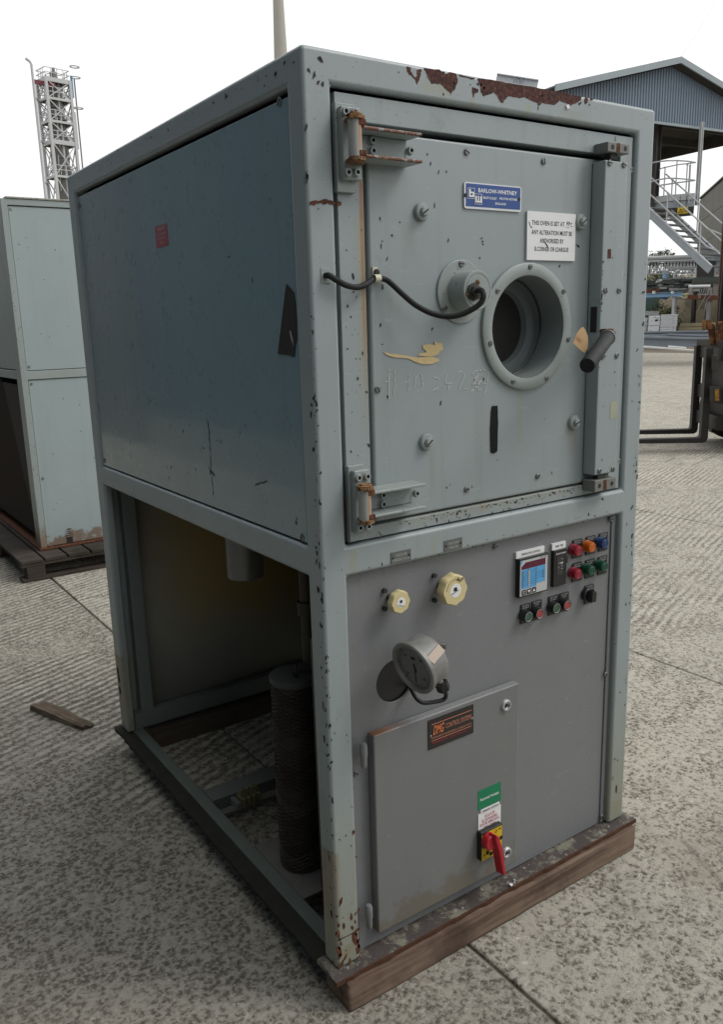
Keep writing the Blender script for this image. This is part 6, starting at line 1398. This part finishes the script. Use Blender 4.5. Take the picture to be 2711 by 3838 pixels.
for i in range(8): d.box(am - .0009, am + .0009, y2 - .0009, y2 - .0007, bz0 + .0085 + i * .0052, bz0 + .0115 + i * .0052)
d.build('scale_digits', 'dark', tcu, smooth=0, fix=False)
for k, X in enumerate((432, 560, 687)):
    (xa, za) = zf(X, 1292 - k * 38); o = MB().box(xa - .0072, xa + .0072, y1 - .0005, y1, za - .0068, za + .0068).build('key', 'black', tcu, smooth=0)
    if k:
        sgn = 1 if k == 2 else -1
        MB().slab([(xa - .0045, y1 - .0006, za - .0035 * sgn), (xa + .0045, y1 - .0006, za - .0035 * sgn), (xa, y1 - .0006, za + .0042 * sgn)], (0, -.0002, 0)).build('arrow', 'white', o, smooth=0)
    else:
        ftext('FUNC', xa, za + .0012, .0105, .0028, y1 - .0007, 'white', o); ftext('SEL', xa, za - .0040, .0075, .0028, y1 - .0007, 'white', o)
MB().slab([(cx0 + .0012, y1, cz1 - .0035), (cx0 + .011, y1, cz1 - .0035), (cx0 + .0012, y1, cz1 - .014)], (0, -.0003, 0)).build('corner_mark', 'lcdblue', tcu, smooth=0)
ftext('WEST 2070', cx1 - .018, cz1 - .0075, .024, .0034, y1, 'dark', tcu)
(xa, za), (xb, zb) = zf(250, 360, .014), zf(962, 190, .014)
o = fplate('function_label', 'white', xa, xb, (za + zb) / 2 - .0082, (za + zb) / 2 + .0082, PY - .0002, .006)
ftext('TEMPERATURE CONTROL', (xa + xb) / 2, (za + zb) / 2 - .0026, (xb - xa) * .68, .0052, PY - .0064, 'dark', o)
(xa, za), (xb, zb) = zf(1160, 140, .014), zf(1502, 75, .014)
o = fplate('function_label', 'white', xa, xb, (za + zb) / 2 - .0085, (za + zb) / 2 + .0085, PY - .0002, .006)
ftext('TEMP TRIP', (xa + xb) / 2, (za + zb) / 2 - .0028, (xb - xa) * .60, .0056, PY - .0064, 'dark', o)
tt = thing('trip_unit', 'x', 'x'); tt.parent = oven; del tt['label'], tt['category']
(xa, za), (xb, zb) = zf(1215, 225, .010), zf(1535, 160, .010); z1_ = (za + zb) / 2; z0_ = (zf(1215, 1155, .010)[1] + zf(1530, 1080, .010)[1]) / 2
MB().box(xa - .001, xb, .010, PY - .0004, z0_, z1_).build('case', 'black', tt, bevel=.002)
MB().box(xb + .0005, xb + .006, .012, PY - .001, (z0_ + z1_) / 2 + .006, (z0_ + z1_) / 2 + .024).build('catch', 'black', tt, bevel=.001)
fplate('dial_window', flat('smoked_window', (.035, .035, .036), .2), xa + .010, xb - .013, z0_ + .030, z1_ - .018, .0098, .0006, tt)
ftext('EUROTHERM', (xa + xb) / 2 + .001, z1_ - .0125, .034, .0040, .0096, 'white', tt)
ftext('100', (xa + xb) / 2 + .004, (z0_ + z1_) / 2 + .010, .009, .005, .0090, 'white', tt)
mk = MB()
for dx, dz, ww in ((-.008, .0125, .007), (.002, .022, .006), (.003, .004, .005), (-.008, .002, .003), (.002, -.003, .006)):
    mk.box((xa + xb) / 2 + dx, (xa + xb) / 2 + dx + ww, .0088, .0090, (z0_ + z1_) / 2 + dz, (z0_ + z1_) / 2 + dz + .0015)
mk.build('dial_marks', 'greyprint', tt, smooth=0, fix=False)

# indicator lamps, buttons and selector: black tile, body, face
def control(kind, X, Y, mat, lines, tile):
    nm = {'lamp': 'indicator_lamp', 'button': 'push_button', 'switch': 'selector_switch'}[kind]
    k = thing(nm, 'x', 'x'); k.parent = oven; del k['label'], k['category']
    (xa, za), (xb, zb) = [fr('f', *t, PY - .002) for t in tile]
    MB().box(xa, xb, PY - .003, PY - .0004, zb, za).build('tile', 'black', k, bevel=.0006)
    for i, s in enumerate(lines):
        ftext(s, (xa + xb) / 2, za - .0062 - i * .0058, (xb - xa) * (.72 if len(s) > 4 else .4), .0040, PY - .0033, 'greyprint', k)
    dep = {'lamp': .022, 'button': .020, 'switch': .020}[kind]
    x, z = fr('f', X, Y, PY - .003 - dep); c = V((x, PY - .003, z))
    if kind == 'lamp':
        MB().lathe(c, wn, [(.0152, 0), (.0152, .004), (.0142, .0045), (.0142, dep - .003), (.0128, dep), (.0001, dep + .0008)], 28).build('lens', mat, k, smooth=35)
        MB().lathe(c, wn, [(.0098, dep + .0004), (.0091, dep + .0010), (.0084, dep + .0005)], 28).build('lens_ring', mat, k, smooth=35)
    elif kind == 'button':
        MB().lathe(c, wn, [(.0152, 0), (.0152, dep - .003), (.0142, dep), (.0116, dep), (.0112, dep - .003)], 28).build('shroud', 'black', k, smooth=35)
        MB().lathe(c, wn, [(.0113, dep - .0032), (.0109, dep - .0012), (.0001, dep - .0008)], 28).build('button_face', mat, k, smooth=35)
        MB().lathe(c, wn, [(.0122, dep + .0003), (.0116, dep + .0006), (.0110, dep - .0008)], 28).build('button_ring', 'greyprint', k, smooth=35)
    else:
        MB().lathe(c, wn, [(.0175, 0), (.0175, .010), (.0150, .012), (.0001, .012)], 24).build('collar', 'black', k, smooth=35)
        MB().slab([(x - .009, PY - .015, z - .016), (x + .010, PY - .015, z - .017), (x + .012, PY - .015, z + .008), (x + .002, PY - .015, z + .017), (x - .006, PY - .015, z + .012)], (0, -.016, 0)).build('lever_knob', 'black', k, bevel=.002)
LW = (97, 0)
for X, Y, mat, lines, tl in ((950, 340, 'redlens', ('HEATING', 'OUTPUT'), ((880, 222), (977, 400))), (1098, 300, 'orangelens', ('HEATING', 'OUTPUT'), ((1030, 185), (1122, 362))), (1240, 262, 'bluelens', ('HEATING', 'OUTPUT'), ((1172, 150), (1261, 322))),
                              (945, 598, 'redlens', ('HEATING', 'TRIPPED'), ((877, 482), (974, 658))), (1093, 556, 'greenlens', ('HEATING', 'ON'), ((1023, 445), (1116, 618))), (1235, 514, 'greenlens', ('VAC PUMP', 'RUNNING'), ((1163, 408), (1252, 580)))):
    control('lamp', X, Y, mat, lines, tl)
for X, Y, mat, lines, tl in ((395, 1070, 'btngreen', ('HEATING', 'START'), ((303, 940), (405, 1120))), (520, 1035, 'btnred', ('HEATING', 'STOP'), ((428, 902), (531, 1082))), (705, 975, 'btngreen', ('VAC PUMP', 'START'), ((612, 848), (713, 1024))), (825, 940, 'btnred', ('VAC PUMP', 'STOP'), ((732, 815), (831, 988)))):
    control('button', X, Y, mat, lines, tl)
control('switch', 1090, 835, 'black', ('SETPOINT', '1   2'), ((1016, 728), (1107, 900)))

# lower enclosure with door, hinges, locks
EY = -.004
en = thing('enclosure_door', 'x', 'x'); en.parent = oven; del en['label'], en['category']
e0 = fr('v', 838, 1650, EY); e1 = fr('v', 1163, 1533, EY); e2 = fr('v', 847, 2098, EY)
ex0, ex1, ez1, ez0 = e0[0], fr('v', 1165, 1720, EY)[0] - .004, (e0[1] + e1[1]) / 2, e2[1] + .001
MB().box(ex0, ex1, EY, PY - .0004, ez0, ez1).build('door_skin', 'enclosure', en, bevel=.004, seg=3)
for tp, bt in (((103, 275), (98, 420)), ((133, 1170), (132, 1305))):
    x, zt = fr('h', *tp, -.006); _, zb = fr('h', *bt, -.006); zm = (zt + zb) / 2
    o = MB().lathe((x - .002, -.001, zb), (0, 0, 1), [(.0001, 0), (.006, .003), (.0072, .010), (.0072, (zt - zb) * .46), (.0088, (zt - zb) * .47), (.0088, (zt - zb) - .008), (.006, (zt - zb) - .001), (.0001, zt - zb)], 16).build('pin_hinge', 'enclosure', en, smooth=35)
for X, Y in ((885, 65), (888, 880)):
    x, z = fr('h', X, Y, EY - .004); o = MB().lathe((x, EY, z), wn, [(.0150, 0), (.0150, .003), (.0128, .0065), (.0100, .0070), (.0095, .003), (.0001, .003)], 24).build('lock', 'alu', en, smooth=35)
    MB().lathe((x, EY - .0031, z), wn, [(.0080, 0), (.0080, .002), (.0001, .0022)], 3).build('keyhole', 'dark', o, smooth=0)
a, b_ = fr('h', 450, 228, EY), fr('h', 698, 138, EY); zc = (a[1] + b_[1]) / 2
mp = fplate('maker_plate', flat('black_brown_plate', (.022, .018, .016), .4), a[0], b_[0], zc - .0365, zc + .0365, EY - .0002, .0022)
ym = EY - .0027; PW = b_[0] - a[0]; XA = a[0]
rl = MB(); rl.box(XA + .009, XA + PW - .006, ym - .0002, ym, zc + .0235, zc + .0252); rl.box(XA + .009, XA + PW - .007, ym - .0002, ym, zc - .0175, zc - .0158); rl.build('rule', 'pink', mp, smooth=0)
ftext('DMG', XA + .028, zc - .0035, .030, .0235, ym, 'orange', mp, shear=.18)
ftext('CONTROL SYSTEMS', XA + .091, zc + .002, .080, .0125, ym, 'pink', mp)
ftext('INSTRUMENT ENGINEERS & CONSULTANTS', XA + .070, zc - .0125, .122, .0052, ym, 'pink', mp); ftext('DARLINGTON  (0325)  TELEX 587', XA + .064, zc - .0260, .105, .0048, ym, 'redprint', mp)
for xx, dz in ((XA + .006, -.004), (XA + PW - .0045, .002)): screw(mp, (xx, EY - .0024, zc + dz), wn, .0035, .0015, slot=False)
for nm, mat, c, h, lines, tcol in (('access_sticker', 'green', ((727, 590), (854, 543)), .053, (('Normal Access', .0, .0078, .8),), 'white'),
                                   ('circuit_label', 'white', ((742, 653), (844, 608)), .0105, (('DB4/A1/5/W3', -.0002, .0056, .86),), 'dark'),
                                   ('isolate_sign', 'white', ((727, 718), (851, 667)), .052, (('ISOLATE', .0145, .0085, .46), ('ELSEWHERE', .0035, .0085, .68), ('BEFORE REMOVING', -.0060, .0068, .86), ('THIS COVER', -.0160, .0068, .54)), 'redprint')):
    (xa, za), (xb, zb) = fr('h', *c[0], EY - .001), fr('h', *c[1], EY - .001); zc = (za + zb) / 2
    o = fplate(nm, mat, xa, xb, zc - h / 2, zc + h / 2, EY - .0002, .0004 if nm == 'access_sticker' else .0016)
    for s, dz, th, fw in lines: ftext(s, (xa + xb) / 2, zc + dz - th / 2, (xb - xa) * fw, th, EY - (.0008 if nm == 'access_sticker' else .0021), tcol, o)
# isolator
iso = thing('isolator_switch', 'x', 'x'); iso.parent = oven; del iso['label'], iso['category']
IY = EY - .016
(xa, za), (xb, zb) = fr('i', 487, 1490, IY), fr('i', 845, 1350, IY); zc = (za + zb) / 2; hz = .0365
MB().box(xa - .001, xb + .001, IY, EY - .0002, zc - hz - .002, zc + hz + .004).build('isolator_box', 'black', iso, bevel=.002)
yp = fplate('isolator_face', 'yellow', xa + .001, xb - .002, zc - hz, zc + hz, IY - .0001, .0008, iso)
pvx, pvz = fr('i', 640, 1400, IY - .012)
mk = MB(); mk.box(pvx - .016, pvx - .002, IY - .0013, IY - .0010, pvz + .008, pvz + .022); mk.box(pvx + .010, pvx + .026, IY - .0013, IY - .001, pvz - .030, pvz - .028)
mk.box(xa + .006, xa + .014, IY - .0013, IY - .001, zc + .014, zc + .017); mk.box(xb - .014, xb - .006, IY - .0013, IY - .001, zc + .029, zc + .032)
for X, Y in ((525, 1480), (822, 1325), (590, 1585), (650, 1600)):
    x, z = fr('i', X, Y, IY - .001); mk.lathe((x, IY - .0011, z), wn, [(.0055, 0), (.0055, .0012), (.0001, .0014)], 10)
mk.build('isolator_marks', 'dark', iso, smooth=0, fix=False)
ox, oz = fr('i', 730, 1215, IY); MB().lathe((ox, IY - .0010, oz), wn, [(.0042, 0), (.0042, .0003), (.0028, .0003), (.0028, 0)], 20).build('off_mark', 'dark', iso, smooth=0)
lk = MB()
for X, Y in ((530, 1650),):
    x, z = fr('i', X, Y, IY); outline(lk, x - .005, x + .005, z - .006, z + .002, IY - .0011, .001); outline(lk, x - .003, x + .003, z + .002, z + .007, IY - .0011, .001)
lk.build('padlock_mark', 'dark', iso, smooth=0, fix=False)
MB().lathe((pvx, IY - .001, pvz), wn, [(.0205, 0), (.0205, .016), (.018, .019), (.0001, .019)], 28).build('handle_hub', 'red', iso, smooth=35)
HY = IY - .017
A1 = [fr('i', X, Y, HY - .014) for X, Y in ((745, 1290), (790, 1305), (860, 1520), (915, 1960), (870, 1985), (800, 1600), (740, 1400))]
MB().slab([(x, HY - .014, z) for x, z in A1], (-.006, .022, 0)).build('handle_lever', 'red', iso, bevel=.003)
A2 = [fr('i', X, Y, HY) for X, Y in ((600, 1330), (720, 1300), (750, 1420), (720, 1560), (640, 1530), (590, 1440))]

# foil scrap and moss crumbs on the base rail
fx = on('h', 920, 1052, 2, GZ + .004)
fo = MB()
for i in range(9):
    c = V((fx.x + random.uniform(-.012, .010), fx.y + random.uniform(-.004, .004), .006 + random.uniform(-.002, .006)))
    fo.add([c + V((random.uniform(-.008, .008), random.uniform(-.005, .005), random.uniform(-.006, .006))) for k in range(3)], [(0, 1, 2)])

MB().box(.10, .62, .026, .23, .03, .70).build('electrical_box', 'black', oven, smooth=0)
# what shows inside the open lower half
MB().grid((0, 1.440, 0), (1, 0, 0), [.033, .957], (0, 0, 1), [.012, .912]).build('back_panel', 'interior', oven, solid=.003)
MB().box(.032, .958, 1.400, 1.4365, .0005, .062).build('back_rail', paint('inner_rail_paint', (.15, .17, .16), .5), oven, bevel=.002)
MB().box(.060, .105, 1.400, 1.4385, .0625, .905).build('inner_upright', paint('inner_upright_paint', (.16, .185, .18), .5), oven, bevel=.002)
MB().box(.032, .958, .032, 1.434, .915, .925).build('ceiling_panel', 'interior', oven)
gl = V((.139, .386)); GR = .062
ex = thing('perforated_guard', 'x', 'x'); ex.parent = oven; del ex['label'], ex['category']
MB().lathe((gl.x, gl.y, .004), (0, 0, 1), [(GR - .003, 0), (GR - .003, .536), (.0001, .537)], 36).build('guard_tube', 'guard', ex, smooth=35)
la = MB(); NS = 14
for s in (1, -1):
    for i in range(NS):
        t0 = 2 * PI * i / NS; pts = []
        for k in range(97):
            t = t0 + s * k * (2 * PI / NS) * .5; pts.append((gl.x + GR * math.cos(t), gl.y + GR * math.sin(t), .006 + k * .00552))
        la.tube(pts, .0017, 3, False)
la.build('expanded_mesh', 'guard', ex, smooth=0, fix=False, kind='stuff')
MB().lathe((gl.x, gl.y, .541), (0, 0, 1), [(.0001, .006), (GR + .001, .006), (GR + .003, .003), (GR + .003, -.010)], 36).build('guard_lid', flat('grey_lid', (.050, .052, .050), .7), ex, smooth=30)
MB().cyl((gl.x + .042, gl.y - .006, .547), (gl.x + .042, gl.y - .006, .914), .017, 18).lathe((gl.x + .042, gl.y - .006, .545), (0, 0, 1), [(.027, .002), (.027, .02), (.02, .024)], 18).cyl((gl.x + .042, gl.y - .006, .70), (gl.x + .042, gl.y - .006, .735), .024, 18).build('riser_pipe', 'guard', ex, smooth=35)
MB().box(gl.x + .068, gl.x + .13, gl.y - .016, gl.y + .004, .712, .728).build('pipe_clamp', 'guard', ex)
wx, wy = gl.x - .012, gl.y - .030
MB().cyl((wx, wy, .548), (wx, wy, .585), .0030, 8).bar((wx, wy, .553), (wx - .012, wy, .566), .004, .006).bar((wx, wy, .553), (wx + .012, wy, .566), .004, .006).build('wing_nut', 'guard', ex)
MB().box(.0585, .26, .25, .52, -.004, .003).build('mounting_plate', flat('dusty_plate', (.11, .105, .095), .75, 0, .4, 20), oven, bevel=.001)
cxn, czn = fr('j', 860, 470, .80)
MB().lathe((cxn, .80, .692), (0, 0, 1), [(.0001, 0), (.052, 0), (.055, .003), (.055, .222)], 32).build('drain_can', flat('galvanised_can', (.20, .20, .195), .45, .5, .2, 20), oven, smooth=35)
dr = thing('terminal_rail', 'x', 'x'); dr.parent = oven; del dr['label'], dr['category']
d0 = on('j', 800, 1790, 2, GZ); d1 = on('j', 1035, 1700, 2, GZ)
MB().box(.059, .60, .715, .745, -.010, .002).box(.062, .60, .745, .756, -.028, -.009).build('din_rail', flat('dull_rail', (.13, .13, .12), .5, .5), dr, bevel=.001)
for i in range(4):
    xx = .118 + i * .017; MB().box(xx, xx + .012, .708, .752, .0025, .030).box(xx + .002, xx + .010, .722, .742, .0302, .052).build('terminal', flat('olive_terminal', (.13, .12, .06), .5) if i == 0 else bpy.data.materials['olive_terminal'] if False else M.setdefault('olive', bpy.data.materials['olive_terminal']), dr, bevel=.001)
MB().box(.098, .112, .706, .754, .0025, .024).build('end_stop', 'plate', dr, bevel=.001)
# cut-outs and bolt holes on the back post seen from the side
for X, Y in ((197, 1065), (203, 1105), (208, 1165)):
    y, z = sd_('j', X, Y, 0); MB().slab([(-.0004, y + .010 * math.cos(t), z + .017 * math.sin(t)) for t in [k * PI / 5 for k in range(10)]], (-.0004, 0, 0)).build('post_hole', 'dark', oven, smooth=0)

# tag, foil, timbers
tg = [fr('d', X, Y, -.080) for X, Y in ((1040, 893), (1085, 810), (1120, 775), (1160, 752), (1195, 785), (1222, 840), (1225, 890), (1220, 940), (1180, 985), (1100, 935))]
tgo = MB().slab([(x, -.080 + (x - tg[0][0]) * .25, z + GZ) for x, z in tg], (.0002, -.0006, 0)).build('cardboard_tag', 'tag', None, smooth=0)
tag(tgo, 'small brown cardboard tag with faint handwriting tied to the black door handle', 'tag')
x, z = fr('d', 1075, 850, -.081); text('NUMBER', (x, -.0825 + (x - tg[0][0]) * .25, z + GZ), V((.86, .2, -.42)), V((.42, 0, .86)), .030, .007, M_key if False else 'pink', tgo, 'handwriting')
tag(fo.build('foil_scrap', flat('crumpled_foil', (.80, .80, .80), .3, .5), None, smooth=0, fix=False), 'small crumpled scrap of silvery foil on the rusty base rail under the red isolator handle', 'litter')
COL.get('foil_scrap').location.z = GZ
def skid(name, x0, x1, y0, y1, z1, mat, label):
    b = bmesh.new(); bmesh.ops.create_cube(b, size=1)
    bmesh.ops.subdivide_edges(b, edges=[e for e in b.edges if abs(e.verts[0].co.x - e.verts[1].co.x) > .5], cuts=24)
    for v in b.verts:
        v.co = V(((x0 + x1) / 2 + v.co.x * (x1 - x0), (y0 + y1) / 2 + v.co.y * (y1 - y0) + random.uniform(-.0015, .0015), z1 / 2 + v.co.z * z1 + (random.uniform(-.002, .002) if v.co.z > 0 else 0)))
    me = bpy.data.meshes.new(name); b.to_mesh(me); b.free(); me.materials.append(M[mat]); o = bpy.data.objects.new(name, me); COL.link(o)
    k = o.modifiers.new('bevel', 'BEVEL'); k.width = .006; k.segments = 2; k.limit_method = 'ANGLE'; k.angle_limit = math.radians(50)
    return tag(o, label, 'timber', 'timbers under the oven')
tl = on('n', 1312, 3803, 2, 0.0)
skid('timber_skid', tl.x, .998, tl.y, tl.y + .10, GZ - .0135, 'timber', 'red-brown timber bearer lying along the front edge under the oven')
skid('timber_skid', .085, 1.02, 1.375, 1.475, GZ - .0135, 'timberdark', 'dark timber bearer under the rear of the oven, seen through its open side')

flush_text()
